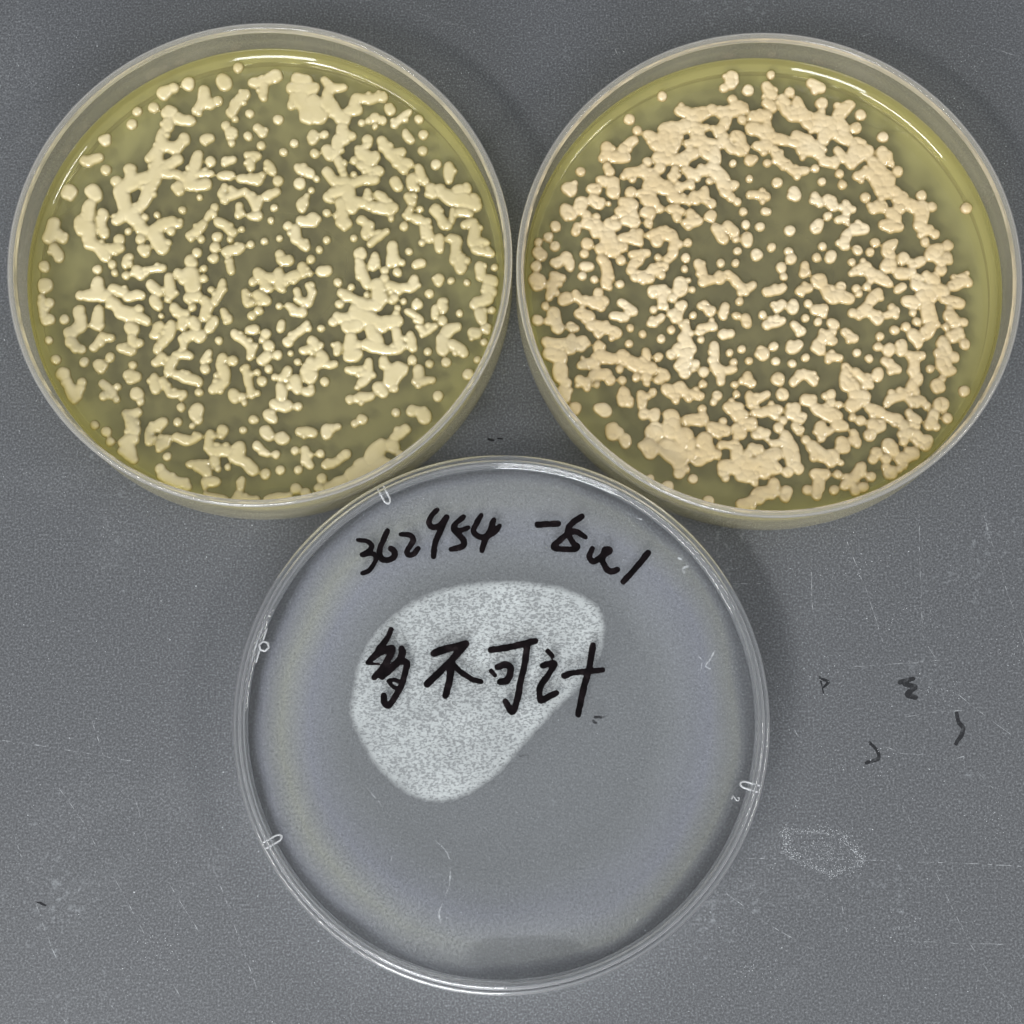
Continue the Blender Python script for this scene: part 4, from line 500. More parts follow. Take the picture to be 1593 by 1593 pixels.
# marker writing, one object per character
def ink(name, rowsd, z, g, material, parent, rough=0.06, seed=1, hh=0.05, lift=0.0):
    sd, Bm, x0, y0 = field(rowsd, g, 14.0, rough, seed)
    PX, PY, ins, comps = mesh_cells(sd, x0, y0, g)
    cells = np.vstack(comps)
    Hh = np.where(ins, z + lift + hh * np.clip(-sd / 0.15, 0.1, 1), z + lift)
    v, f, _ = comp_mesh(cells, PX, PY, Hh)
    return mesh_obj(name, v, f, material, parent)
WRITING = ['-2421 3011 -2396 3010 33,-2396 3010 -2371 3008 33,-2371 3008 -2346 3007 33,-2346 3007 -2321 3005 33,-2321 3005 -2298 3002 33,-2298 3002 -2277 2996 33,-2277 2996 -2257 2987 33,-2257 2987 -2238 2976 33,-2238 2976 -2220 2963 33,-2220 2963 -2204 2950 33,-2204 2950 -2192 2936 33,-2192 2936 -2184 2922 33,-2184 2922 -2181 2909 33,-2181 2909 -2181 2895 33,-2181 2895 -2185 2881 33,-2185 2881 -2192 2867 33,-2192 2867 -2202 2853 33,-2202 2853 -2214 2839 33,-2214 2839 -2230 2826 33,-2230 2826 -2251 2813 33,-2251 2813 -2274 2800 33,-2274 2800 -2299 2787 33,-2299 2787 -2324 2774 33,-2324 2774 -2347 2761 33,-2347 2761 -2317 2765 38,-2317 2765 -2285 2769 38,-2285 2769 -2253 2774 38,-2253 2774 -2222 2777 38,-2222 2777 -2195 2779 38,-2195 2779 -2173 2777 38,-2173 2777 -2155 2771 38,-2155 2771 -2140 2764 38,-2140 2764 -2128 2754 38,-2128 2754 -2119 2742 38,-2119 2742 -2114 2729 38,-2114 2729 -2111 2714 38,-2111 2714 -2111 2697 38,-2111 2697 -2114 2677 38,-2114 2677 -2121 2655 38,-2121 2655 -2130 2633 38,-2130 2633 -2140 2611 38,-2140 2611 -2151 2590 38,-2151 2590 -2163 2570 38,-2163 2570 -2177 2549 38,-2177 2549 -2192 2528 38,-2192 2528 -2209 2508 38,-2209 2508 -2226 2491 38,-2226 2491 -2242 2477 38,-2242 2477 -2258 2467 38,-2258 2467 -2275 2460 38,-2275 2460 -2292 2455 38,-2292 2455 -2310 2451 38,-2310 2451 -2327 2447 38,-2327 2447 -2344 2442 38', '-1918 3170 -1930 3143 44,-1930 3143 -1942 3115 44,-1942 3115 -1954 3088 44,-1954 3088 -1966 3061 44,-1966 3061 -1978 3033 44,-1978 3033 -1989 3004 44,-1989 3004 -2001 2973 44,-2001 2973 -2013 2941 44,-2013 2941 -2025 2907 44,-2025 2907 -2036 2875 44,-2036 2875 -2044 2844 44,-2044 2844 -2050 2817 44,-2050 2817 -2052 2793 44,-2052 2793 -2052 2771 44,-2052 2771 -2049 2751 44,-2049 2751 -2045 2733 44,-2045 2733 -2038 2717 44,-2038 2717 -2028 2703 44,-2028 2703 -2016 2691 44,-2016 2691 -2000 2680 44,-2000 2680 -1983 2672 44,-1983 2672 -1963 2665 44,-1963 2665 -1944 2662 44,-1944 2662 -1925 2661 44,-1925 2661 -1906 2663 44,-1906 2663 -1885 2669 44,-1885 2669 -1864 2678 44,-1864 2678 -1844 2688 44,-1844 2688 -1826 2700 44,-1826 2700 -1813 2712 44,-1813 2712 -1803 2725 44,-1803 2725 -1796 2741 44,-1796 2741 -1791 2758 44,-1791 2758 -1789 2775 44,-1789 2775 -1790 2791 44,-1790 2791 -1793 2805 44,-1793 2805 -1800 2817 44,-1800 2817 -1810 2828 44,-1810 2828 -1823 2838 44,-1823 2838 -1838 2848 44,-1838 2848 -1852 2858 44,-1852 2858 -1865 2868 44', '-1691 3106 -1667 3105 38,-1667 3105 -1641 3105 38,-1641 3105 -1615 3105 38,-1615 3105 -1590 3104 38,-1590 3104 -1567 3100 38,-1567 3100 -1547 3094 38,-1547 3094 -1530 3085 38,-1530 3085 -1513 3073 38,-1513 3073 -1498 3059 38,-1498 3059 -1487 3043 38,-1487 3043 -1479 3027 38,-1479 3027 -1475 3010 38,-1475 3010 -1478 2993 38,-1478 2993 -1486 2973 38,-1486 2973 -1498 2953 38,-1498 2953 -1512 2933 38,-1512 2933 -1525 2914 38,-1525 2914 -1536 2896 38,-1536 2896 -1546 2881 38,-1546 2881 -1557 2866 38,-1557 2866 -1568 2852 38,-1568 2852 -1577 2839 38,-1577 2839 -1584 2826 38,-1584 2826 -1587 2814 38,-1587 2814 -1588 2801 38,-1588 2801 -1585 2789 38,-1585 2789 -1580 2777 38,-1580 2777 -1574 2766 38,-1574 2766 -1566 2757 38,-1566 2757 -1556 2751 38,-1556 2751 -1546 2748 38,-1546 2748 -1533 2746 38,-1533 2746 -1519 2746 38,-1519 2746 -1504 2748 38,-1504 2748 -1489 2753 38,-1489 2753 -1474 2761 38,-1474 2761 -1461 2773 38,-1461 2773 -1447 2788 38,-1447 2788 -1433 2807 38,-1433 2807 -1420 2826 38,-1420 2826 -1406 2846 38,-1406 2846 -1393 2864 38', '-1074 3519 -1094 3498 40,-1094 3498 -1116 3477 40,-1116 3477 -1137 3456 40,-1137 3456 -1157 3435 40,-1157 3435 -1174 3415 40,-1174 3415 -1188 3394 40,-1188 3394 -1198 3374 40,-1198 3374 -1205 3353 40,-1205 3353 -1210 3333 40,-1210 3333 -1212 3314 40,-1212 3314 -1212 3296 40,-1212 3296 -1208 3279 40,-1208 3279 -1201 3265 40,-1201 3265 -1190 3250 40,-1190 3250 -1176 3237 40,-1176 3237 -1160 3226 40,-1160 3226 -1143 3219 40,-1143 3219 -1126 3216 40,-1126 3216 -1107 3219 40,-1107 3219 -1086 3226 40,-1086 3226 -1064 3236 40,-1064 3236 -1042 3249 40,-1042 3249 -1021 3263 40,-1021 3263 -1002 3278 40,-1002 3278 -986 3294 40,-986 3294 -972 3312 40,-972 3312 -958 3332 40,-958 3332 -946 3352 40,-946 3352 -933 3373 40,-933 3373 -920 3392 40,-909 3403 -927 3362 45,-927 3362 -944 3322 45,-944 3322 -962 3281 45,-962 3281 -979 3241 44,-979 3241 -996 3201 44,-996 3201 -1012 3163 44,-1012 3163 -1029 3127 44,-1029 3127 -1046 3093 44,-1046 3093 -1063 3059 44,-1063 3059 -1079 3026 44,-1079 3026 -1093 2992 44,-1093 2992 -1105 2956 44,-1105 2956 -1114 2918 44,-1114 2918 -1120 2878 44,-1120 2878 -1124 2838 44,-1124 2838 -1128 2798 44,-1128 2798 -1131 2757 44,-1131 2757 -1136 2717 44', '-621 3400 -644 3381 42,-644 3381 -669 3362 42,-669 3362 -694 3343 42,-694 3343 -718 3324 42,-718 3324 -739 3305 42,-739 3305 -755 3286 42,-755 3286 -768 3269 42,-768 3269 -778 3251 42,-778 3251 -785 3234 42,-785 3234 -789 3217 42,-789 3217 -789 3200 42,-789 3200 -786 3182 42,-786 3182 -778 3165 42,-778 3165 -764 3147 42,-764 3147 -746 3129 42,-746 3129 -727 3111 42,-727 3111 -709 3094 42,-709 3094 -694 3077 42,-694 3077 -680 3062 42,-680 3062 -665 3048 42,-665 3048 -652 3034 42,-652 3034 -640 3021 42,-640 3021 -629 3007 42,-629 3007 -622 2993 42,-622 2993 -617 2979 42,-617 2979 -613 2964 42,-613 2964 -612 2950 42,-612 2950 -612 2936 42,-612 2936 -616 2922 42,-616 2922 -622 2910 42,-622 2910 -632 2899 42,-632 2899 -645 2890 42,-645 2890 -661 2881 42,-661 2881 -678 2873 42,-678 2873 -696 2865 42,-696 2865 -715 2859 42,-715 2859 -733 2854 42,-733 2854 -753 2850 42,-753 2850 -774 2847 42,-774 2847 -796 2845 42,-796 2845 -817 2842 42,-817 2842 -838 2839 42,-755 3172 -742 3170 36,-742 3170 -730 3167 36,-730 3167 -717 3165 36,-717 3165 -704 3163 36,-704 3163 -690 3163 36,-690 3163 -673 3165 36,-673 3165 -654 3169 36,-654 3169 -632 3176 36,-632 3176 -609 3185 36,-609 3185 -585 3194 36,-585 3194 -562 3203 36,-562 3203 -539 3212 36', '-322 3419 -336 3396 42,-336 3396 -351 3374 42,-351 3374 -365 3351 42,-365 3351 -379 3328 42,-379 3328 -393 3306 42,-393 3306 -405 3284 42,-405 3284 -417 3262 42,-417 3262 -429 3240 42,-429 3240 -440 3219 42,-440 3219 -450 3198 42,-450 3198 -456 3178 42,-456 3178 -457 3159 42,-457 3159 -453 3140 42,-453 3140 -444 3122 42,-444 3122 -432 3105 42,-432 3105 -417 3089 42,-417 3089 -401 3075 42,-401 3075 -385 3064 42,-385 3064 -368 3057 42,-368 3057 -349 3051 42,-349 3051 -329 3048 42,-329 3048 -308 3047 42,-308 3047 -285 3049 42,-285 3049 -262 3053 42,-262 3053 -236 3061 42,-236 3061 -207 3073 42,-207 3073 -177 3087 42,-177 3087 -147 3103 42,-147 3103 -120 3119 42,-120 3119 -97 3135 42,-97 3135 -78 3151 42,-78 3151 -63 3168 42,-63 3168 -50 3186 42,-50 3186 -38 3204 42,-38 3204 -27 3221 42,-27 3221 -14 3239 42,-106 3344 -118 3313 45,-118 3313 -130 3281 45,-130 3281 -142 3249 44,-142 3249 -154 3218 44,-154 3218 -166 3187 44,-166 3187 -179 3157 44,-179 3157 -192 3128 44,-192 3128 -207 3100 44,-207 3100 -222 3073 44,-222 3073 -236 3046 44,-236 3046 -250 3019 44,-250 3019 -262 2991 44,-262 2991 -272 2962 44,-272 2962 -282 2933 44,-282 2933 -290 2903 44,-290 2903 -298 2873 44,-298 2873 -306 2844 44,-306 2844 -314 2814 44', '640 3254 984 3268 56', '1398 3393 1369 3375 45,1369 3375 1339 3357 45,1339 3357 1309 3339 45,1309 3339 1281 3321 45,1281 3321 1254 3303 45,1254 3303 1231 3283 44,1231 3283 1210 3262 44,1210 3262 1191 3241 44,1191 3241 1174 3219 44,1174 3219 1160 3195 44,1160 3195 1150 3171 44,1150 3171 1147 3144 44,1147 3144 1151 3114 44,1151 3114 1161 3079 44,1161 3079 1176 3043 44,1176 3043 1194 3008 44,1194 3008 1211 2976 44,1211 2976 1226 2949 44,1226 2949 1242 2928 44,1242 2928 1259 2911 44,1259 2911 1277 2897 44,1277 2897 1293 2886 44,1293 2886 1303 2875 44,1303 2875 1307 2865 44,1307 2865 1305 2855 44,1305 2855 1299 2846 44,1299 2846 1288 2839 44,1288 2839 1273 2832 44,1273 2832 1251 2827 44,1251 2827 1225 2824 44,1225 2824 1187 2823 44,1187 2823 1139 2824 44,1139 2824 1085 2826 44,1085 2826 1032 2830 44,1032 2830 985 2835 44,985 2835 951 2840 44,951 2840 929 2847 44,929 2847 915 2855 44,915 2855 908 2864 44,908 2864 905 2874 44,905 2874 907 2885 44,907 2885 911 2896 44,911 2896 918 2908 44,918 2908 931 2920 44,931 2920 948 2934 44,948 2934 967 2948 44,967 2948 987 2963 44,987 2963 1008 2978 44,1008 2978 1028 2996 44,1028 2996 1051 3016 44,1051 3016 1074 3036 44,1074 3036 1098 3056 44,1098 3056 1123 3074 44,1123 3074 1146 3088 44,1146 3088 1169 3101 44,1169 3101 1191 3112 44,1191 3112 1213 3122 44,1213 3122 1236 3128 44,1236 3128 1259 3131 44,1259 3131 1284 3129 44,1284 3129 1310 3121 44,1310 3121 1336 3107 44,1336 3107 1364 3089 44,1364 3089 1392 3069 44,1392 3069 1420 3049 44,1420 3049 1447 3031 44', '1567 2836 1556 2812 44,1556 2812 1544 2787 44,1544 2787 1531 2763 44,1531 2763 1520 2739 44,1520 2739 1513 2717 44,1513 2717 1510 2698 44,1510 2698 1513 2679 44,1513 2679 1521 2660 44,1521 2660 1532 2642 44,1532 2642 1545 2628 44,1545 2628 1561 2618 44,1561 2618 1577 2614 44,1577 2614 1596 2618 44,1596 2618 1618 2628 44,1618 2628 1642 2643 44,1642 2643 1667 2661 44,1667 2661 1692 2679 44,1692 2679 1715 2696 44,1715 2696 1741 2714 44,1741 2714 1770 2734 44,1770 2734 1799 2756 44,1799 2756 1824 2776 44,1824 2776 1844 2793 44,1844 2793 1854 2806 44,1854 2806 1853 2814 44,1853 2814 1842 2820 44,1842 2820 1825 2823 44,1825 2823 1805 2822 44,1805 2822 1786 2817 44,1786 2817 1772 2806 44,1772 2806 1761 2788 44,1761 2788 1751 2763 44,1751 2763 1741 2733 44,1741 2733 1733 2701 44,1733 2701 1729 2669 44,1729 2669 1728 2641 44,1728 2641 1733 2613 44,1733 2613 1741 2585 44,1741 2585 1753 2558 44,1753 2558 1767 2531 44,1767 2531 1781 2508 44,1781 2508 1794 2488 44,1794 2488 1806 2472 44,1806 2472 1819 2459 44,1819 2459 1832 2448 44,1832 2448 1845 2440 44,1845 2440 1860 2435 44,1860 2435 1875 2432 44,1875 2432 1892 2434 44,1892 2434 1909 2439 44,1909 2439 1928 2447 44,1928 2447 1947 2456 44,1947 2456 1966 2465 44,1966 2465 1985 2473 44,1840 2792 1840 2792 59', '2510 2759 2483 2726 50,2483 2726 2458 2693 50,2458 2693 2432 2661 50,2432 2661 2405 2628 50,2405 2628 2376 2592 50,2376 2592 2342 2553 50,2342 2553 2303 2510 50,2303 2510 2260 2463 50,2260 2463 2215 2414 50,2215 2414 2168 2364 50,2168 2364 2122 2314 50,2122 2314 2077 2266 50', '-1846 1487 -1860 1455 41,-1860 1455 -1873 1422 41,-1873 1422 -1887 1390 41,-1887 1390 -1901 1358 41,-1901 1358 -1916 1327 41,-1916 1327 -1933 1298 41,-1933 1298 -1953 1270 41,-1953 1270 -1975 1245 41,-1975 1245 -1998 1221 41,-1998 1221 -2021 1197 41,-2021 1197 -2045 1174 41,-2045 1174 -2068 1149 41,-2068 1149 -2249 934 29,-2249 914 -2053 906 25,-2229 934 -2000 1095 35,-1986 1122 -1960 1131 53,-1960 1131 -1931 1141 53,-1931 1141 -1903 1152 53,-1903 1152 -1876 1161 53,-1876 1161 -1854 1167 53,-1854 1167 -1838 1168 53,-1838 1168 -1828 1164 53,-1828 1164 -1823 1157 53,-1823 1157 -1821 1146 53,-1821 1146 -1824 1132 53,-1824 1132 -1829 1115 53,-1829 1115 -1837 1093 53,-1837 1093 -1848 1067 53,-1848 1067 -1862 1036 53,-1862 1036 -1880 1001 53,-1880 1001 -1900 964 53,-1900 964 -1921 927 53,-1921 927 -1944 891 53,-1944 891 -1970 857 53,-1970 857 -1997 822 53,-1997 822 -2027 788 53,-2027 788 -2058 753 53,-2058 753 -2089 718 53,-2089 718 -2119 683 53,-1668 1160 -1665 1143 53,-1665 1143 -1661 1126 53,-1661 1126 -1656 1110 53,-1656 1110 -1653 1092 53,-1653 1092 -1654 1073 53,-1654 1073 -1661 1051 53,-1661 1051 -1674 1026 53,-1674 1026 -1693 998 53,-1693 998 -1715 969 53,-1715 969 -1740 938 53,-1740 938 -1768 907 53,-1768 907 -1795 877 53,-1795 877 -1825 846 53,-1825 846 -1858 815 53,-1858 815 -1892 784 53,-1892 784 -1927 752 53,-1927 752 -1963 721 53,-1963 721 -1997 689 53,-1903 783 -1871 809 47,-1871 809 -1837 837 47,-1837 837 -1804 865 47,-1804 865 -1772 891 47,-1772 891 -1741 913 47,-1741 913 -1715 930 47,-1715 930 -1691 941 47,-1691 941 -1670 947 47,-1670 947 -1650 950 47,-1650 950 -1633 949 47,-1633 949 -1619 947 47,-1619 947 -1606 943 47,-1606 943 -1596 937 47,-1596 937 -1589 930 47,-1589 930 -1583 920 47,-1583 920 -1580 907 47,-1580 907 -1579 893 47,-1579 893 -1579 875 47,-1579 875 -1582 854 47,-1582 854 -1587 829 47,-1587 829 -1594 801 47,-1594 801 -1602 772 47,-1602 772 -1611 742 47,-1611 742 -1619 713 47,-1619 713 -1627 685 47,-1627 685 -1634 656 47,-1634 656 -1642 627 47,-1642 627 -1651 597 47,-1651 597 -1661 568 47,-1661 568 -1672 539 47,-1672 539 -1685 509 47,-1685 509 -1700 480 47,-1700 480 -1716 450 47,-1716 450 -1732 421 47,-1732 421 -1749 392 47,-1749 392 -1766 365 47,-1766 365 -1783 337 47,-1783 337 -1801 307 47,-1801 307 -1820 278 47,-1820 278 -1839 252 47,-1839 252 -1856 231 47,-1856 231 -1873 218 47,-1873 218 -1889 213 47,-1889 213 -1905 215 47,-1905 215 -1920 222 47,-1920 222 -1933 232 47,-1933 232 -1945 245 47,-1945 245 -1954 259 47,-1954 259 -1959 274 47,-1959 274 -1962 293 47,-1962 293 -1962 314 47,-1962 314 -1962 336 47,-1962 336 -1961 359 47,-1961 359 -1961 380 47,-1889 621 -1873 625 29,-1873 625 -1857 630 29,-1857 630 -1841 634 29,-1841 634 -1826 638 29,-1826 638 -1810 640 29,-1810 640 -1794 641 29,-1794 641 -1778 638 29,-1778 638 -1763 633 29,-1763 633 -1747 627 29,-1747 627 -1731 620 29,-1731 620 -1715 613 29,-1715 613 -1700 606 29,-1861 581 -1853 571 22,-1853 571 -1844 561 22,-1844 561 -1835 552 22,-1835 552 -1826 542 22,-1826 542 -1817 534 22,-1817 534 -1807 526 22,-1807 526 -1797 520 22,-1797 520 -1786 515 22,-1786 515 -1774 511 22,-1774 511 -1763 507 22,-1763 507 -1751 503 22,-1751 503 -1740 499 22', '-1133 1074 -1103 1085 58,-1103 1085 -1076 1096 59,-1076 1096 -1048 1106 59,-1048 1106 -1019 1117 59,-1019 1117 -984 1128 59,-984 1128 -943 1141 59,-943 1141 -894 1155 59,-894 1155 -838 1170 59,-838 1170 -777 1185 59,-777 1185 -714 1201 59,-714 1201 -652 1217 59,-652 1217 -591 1233 59,-591 1233 -613 1206 56,-613 1206 -635 1180 56,-635 1180 -657 1153 56,-657 1153 -679 1126 56,-679 1126 -703 1099 56,-703 1099 -727 1071 56,-727 1071 -752 1043 56,-752 1043 -778 1014 56,-778 1014 -806 984 56,-806 984 -833 954 56,-833 954 -861 925 56,-861 925 -889 897 56,-889 897 -918 869 56,-918 869 -947 843 55,-947 843 -976 816 55,-976 816 -1006 790 55,-1006 790 -1036 763 55,-1036 763 -1065 736 55,-1065 736 -1094 708 55,-1094 708 -1124 679 55,-1124 679 -1153 650 55,-1153 650 -1182 621 55,-1182 621 -1211 591 55,-1211 591 -1240 562 55,-876 870 -871 848 53,-871 848 -865 827 53,-865 827 -859 806 53,-859 806 -853 784 53,-853 784 -850 761 53,-850 761 -849 734 53,-849 734 -851 704 53,-851 704 -855 671 53,-855 671 -861 635 53,-861 635 -868 599 52,-868 599 -876 565 52,-876 565 -883 533 52,-883 533 -890 504 52,-890 504 -898 476 52,-898 476 -906 450 52,-906 450 -914 424 52,-914 424 -922 398 52,-922 398 -930 372 52,-808 896 -786 873 44,-786 873 -765 850 44,-765 850 -744 827 44,-744 827 -722 804 44,-722 804 -699 782 44,-699 782 -673 760 44,-673 760 -644 738 44,-644 738 -613 715 44,-613 715 -580 693 44,-580 693 -546 672 44,-546 672 -514 653 44,-514 653 -484 637 44,-484 637 -457 626 44,-457 626 -432 618 44,-432 618 -408 612 44,-408 612 -384 607 44,-384 607 -360 602 44,-360 602 -336 596 44', '-167 1128 -114 1135 53,-114 1135 -62 1141 53,-62 1141 -10 1147 53,-10 1147 43 1154 53,43 1154 98 1162 53,98 1162 158 1173 53,158 1173 223 1186 53,223 1186 291 1202 53,291 1202 363 1219 53,363 1219 435 1237 53,435 1237 508 1255 53,508 1255 579 1272 53,443 1198 436 1151 50,436 1151 430 1104 50,430 1104 423 1057 50,423 1057 416 1010 50,416 1010 409 962 50,409 962 400 914 50,400 914 390 865 50,390 865 378 816 50,378 816 366 767 50,366 767 353 717 50,353 717 341 667 50,341 667 330 618 50,330 618 320 568 50,320 568 310 516 50,310 516 301 465 50,301 465 293 415 50,293 415 283 367 50,283 367 273 322 49,273 322 262 280 49,262 280 251 237 49,251 237 239 196 49,239 196 227 160 49,227 160 215 130 49,215 130 204 109 49,204 109 195 96 49,195 96 186 92 49,186 92 179 93 49,179 93 170 100 49,170 100 161 110 49,161 110 151 122 49,151 122 138 139 49,138 139 124 162 49,124 162 109 188 49,109 188 94 216 49,94 216 79 244 49,79 244 64 270 49,-61 836 -37 844 51,-37 844 -13 853 51,-13 853 11 861 51,11 861 34 869 51,34 869 56 874 51,56 874 75 876 51,75 876 93 874 51,93 874 109 871 51,109 871 124 865 51,124 865 137 856 51,137 856 148 846 51,148 846 156 835 51,156 835 161 821 51,161 821 164 804 51,164 804 165 786 51,165 786 163 766 51,163 766 160 746 51,160 746 155 727 51,155 727 148 706 51,148 706 139 684 51,139 684 127 661 51,127 661 115 639 51,115 639 101 620 51,101 620 87 606 51,87 606 71 598 51,71 598 54 594 51,54 594 35 593 51,35 593 16 594 51,16 594 -3 594 51,-3 594 -21 593 51,-162 776 -102 702 39', '781 1101 861 1019 41,855 992 855 992 29,697 858 726 865 47,726 865 756 874 47,756 874 787 882 47,787 882 815 890 47,815 890 840 895 47,840 895 860 897 47,860 897 873 896 47,873 896 883 893 47,883 893 888 887 47,888 887 890 880 47,890 880 890 869 47,890 869 886 856 47,886 856 879 840 47,879 840 868 820 47,868 820 854 797 47,854 797 838 773 47,838 773 821 748 47,821 748 803 722 47,803 722 784 695 47,784 695 762 665 47,762 665 739 634 47,739 634 717 603 47,717 603 696 574 47,696 574 680 548 47,680 548 668 525 47,668 525 658 505 47,658 505 650 486 47,650 486 644 467 47,644 467 640 448 47,640 448 638 427 47,638 427 638 402 47,638 402 638 372 47,638 372 641 342 47,641 342 646 315 47,646 315 653 293 47,653 293 664 279 47,664 279 678 276 47,678 276 697 282 47,697 282 718 292 47,718 292 740 306 47,740 306 763 320 47,763 320 786 332 47,786 332 807 342 47,807 342 830 353 47,830 353 852 364 47,852 364 875 376 47,875 376 898 387 47,898 387 921 398 47,1046 680 1072 689 45,1072 689 1094 697 45,1094 697 1116 706 45,1116 706 1142 715 45,1142 715 1176 724 45,1176 724 1222 732 45,1222 732 1284 740 45,1284 740 1358 747 45,1358 747 1441 755 45,1441 755 1527 762 45,1527 762 1614 769 45,1614 769 1696 776 45,1548 1196 1537 1134 51,1537 1134 1526 1071 51,1526 1071 1516 1008 51,1516 1008 1505 946 51,1505 946 1494 885 51,1494 885 1481 825 51,1481 825 1466 768 51,1466 768 1450 715 51,1450 715 1433 662 51,1433 662 1415 608 51,1415 608 1398 551 51,1398 551 1381 489 51,1381 489 1364 420 51,1364 420 1347 346 51,1347 346 1330 268 51,1330 268 1314 190 51,1314 190 1297 111 51,1297 111 1280 34 51']
for i, s in enumerate(WRITING):
    ink("handwritten_character", rows(s), 9.6, 0.09, M_ink, lid, 0.10, i, 0.04, 0.006)
ink("ink_smudge", rows("1527 -62 1530 -66 13,1530 -66 1533 -71 13,1533 -71 1536 -76 13,1536 -76 1539 -81 13,1539 -81 1542 -85 13,1542 -85 1547 -88 13,1547 -88 1552 -92 13,1552 -92 1559 -94 13,1559 -94 1566 -96 13,1566 -96 1573 -98 13,1573 -98 1580 -100 13,1580 -100 1587 -102 13,1562 -8 1656 -9 22,1669 -16 1791 30 7,-4 -667 28 -678 17,295 -638 444 -629 10"), 9.6, 0.06, M_faded, lid, 0.10, 5, 0.02, 0.006)

for i, q in enumerate(['-1123 -1977 -1081 -2018 5,-1081 -2018 -1038 -2058 5,-1038 -2058 -994 -2098 5,-994 -2098 -953 -2139 5,-953 -2139 -917 -2185 5,-917 -2185 -890 -2237 5,-890 -2237 -872 -2299 5,-872 -2299 -860 -2368 5,-860 -2368 -853 -2441 5,-853 -2441 -852 -2515 5,-852 -2515 -854 -2585 5,-854 -2585 -859 -2650 5,-859 -2650 -869 -2708 5,-869 -2708 -885 -2764 5,-885 -2764 -905 -2816 5,-905 -2816 -926 -2866 5,-926 -2866 -947 -2913 5,-947 -2913 -964 -2957 5,-964 -2957 -979 -2997 5,-979 -2997 -995 -3033 5,-995 -3033 -1009 -3067 5,-1009 -3067 -1022 -3099 5,-1022 -3099 -1032 -3130 5,-1032 -3130 -1038 -3161 5,-1038 -3161 -1038 -3191 5,-1038 -3191 -1035 -3221 5,-1035 -3221 -1028 -3249 5,-1028 -3249 -1020 -3277 5,-1020 -3277 -1013 -3306 5,-1013 -3306 -1006 -3334 5,-1101 -2081 -1154 -2153 3', '3306 1024 3317 1003 4,3317 1003 3330 982 4,3330 982 3342 962 4,3342 962 3353 940 4,3353 940 3362 918 4,3362 918 3367 895 4,3367 895 3368 870 4,3368 870 3365 843 4,3365 843 3360 816 4,3360 816 3353 788 4,3353 788 3347 761 4,3347 761 3341 734 4,3588 1087 3577 1066 4,3577 1066 3566 1044 4,3566 1044 3556 1023 4,3556 1023 3544 1001 4,3544 1001 3533 980 4,3533 980 3520 958 4,3520 958 3504 936 4,3504 936 3484 913 4,3484 913 3464 890 4,3464 890 3446 868 4,3446 868 3434 847 4,3434 847 3430 830 4,3430 830 3436 815 4,3436 815 3451 803 4,3451 803 3471 793 4,3471 793 3493 784 4,3493 784 3516 775 4,3516 775 3536 764 4', '3013 2661 3028 2654 8,3028 2654 3043 2648 8,3043 2648 3057 2641 8,3057 2641 3072 2634 8,3072 2634 3086 2626 8,3086 2626 3099 2616 8,3099 2616 3114 2604 8,3114 2604 3131 2589 8,3131 2589 3147 2573 8,3147 2573 3161 2556 8,3161 2556 3171 2541 8,3171 2541 3173 2528 8,3173 2528 3167 2517 8,3167 2517 3151 2508 8,3151 2508 3131 2500 8,3131 2500 3111 2492 8,3111 2492 3094 2483 8,3094 2483 3085 2473 8,3085 2473 3084 2462 8,3084 2462 3089 2449 8,3089 2449 3098 2436 8,3098 2436 3108 2423 8,3108 2423 3118 2409 8,3118 2409 3126 2396 8', '2125 3476 2149 3460 6,2149 3460 2172 3444 6,2172 3444 2195 3428 6,2195 3428 2219 3413 6,2219 3413 2242 3399 6,2242 3399 2266 3386 6,2266 3386 2289 3374 6,2289 3374 2313 3364 6,2313 3364 2336 3355 6,2336 3355 2360 3347 6,2360 3347 2383 3338 6,2383 3338 2407 3329 6', '791 -3815 874 -3866 5,917 -3785 853 -3845 4', '2129 -3286 2142 -3282 6,2142 -3282 2157 -3276 6,2157 -3276 2172 -3271 6,2172 -3271 2185 -3267 6,2185 -3267 2196 -3265 6,2196 -3265 2203 -3266 6,2203 -3266 2204 -3272 6,2204 -3272 2202 -3281 6,2202 -3281 2197 -3292 6,2197 -3292 2191 -3304 6,2191 -3304 2185 -3316 6,2185 -3316 2180 -3327 6', '-1788 -2127 -1850 -2437 3,-964 -3670 -1006 -3517 4,-860 -3924 -651 -3875 4', '-964 -671 -729 -461 3,-2240 -1134 -1919 -1503 3']):
    ink("surface_scratch", rows(q), 9.6, 0.05, M_scuff, lid, 0.12, 40 + i, 0.01, 0.006)
# moulded notches and the number on the lid edge
def tube(pts, r, closed=False, seg=8):
    pts = np.array(pts, float); n = len(pts); v = []; f = []
    for i in range(n):
        a = pts[(i - 1) % n] if (closed or i) else pts[i]; b = pts[(i + 1) % n] if (closed or i < n - 1) else pts[i]
        d = b - a; d = d / (np.linalg.norm(d) + 1e-9); s = np.cross(d, (0, 0, 1)); s /= np.linalg.norm(s) + 1e-9; w = np.cross(s, d)
        for k in range(seg):
            an = 2 * math.pi * k / seg; v.append(pts[i] + r * (math.cos(an) * s + math.sin(an) * w))
    for i in range(n if closed else n - 1):
        for k in range(seg):
            A, B = i * seg, ((i + 1) % n) * seg
            f.append((A + k, A + (k + 1) % seg, B + (k + 1) % seg, B + k))
    return v, f
m, t = mat("moulded_edge"); M_nub = m
gl_ = N(t, 'BsdfGlass', Color=(1, 1, 1, 1), Roughness=0.1, IOR=1.5); d_ = N(t, 'BsdfDiffuse', Color=(0.8, 0.82, 0.84, 1))
out(t, mixsh(t, 0.30, gl_.outputs[0], d_.outputs[0]))
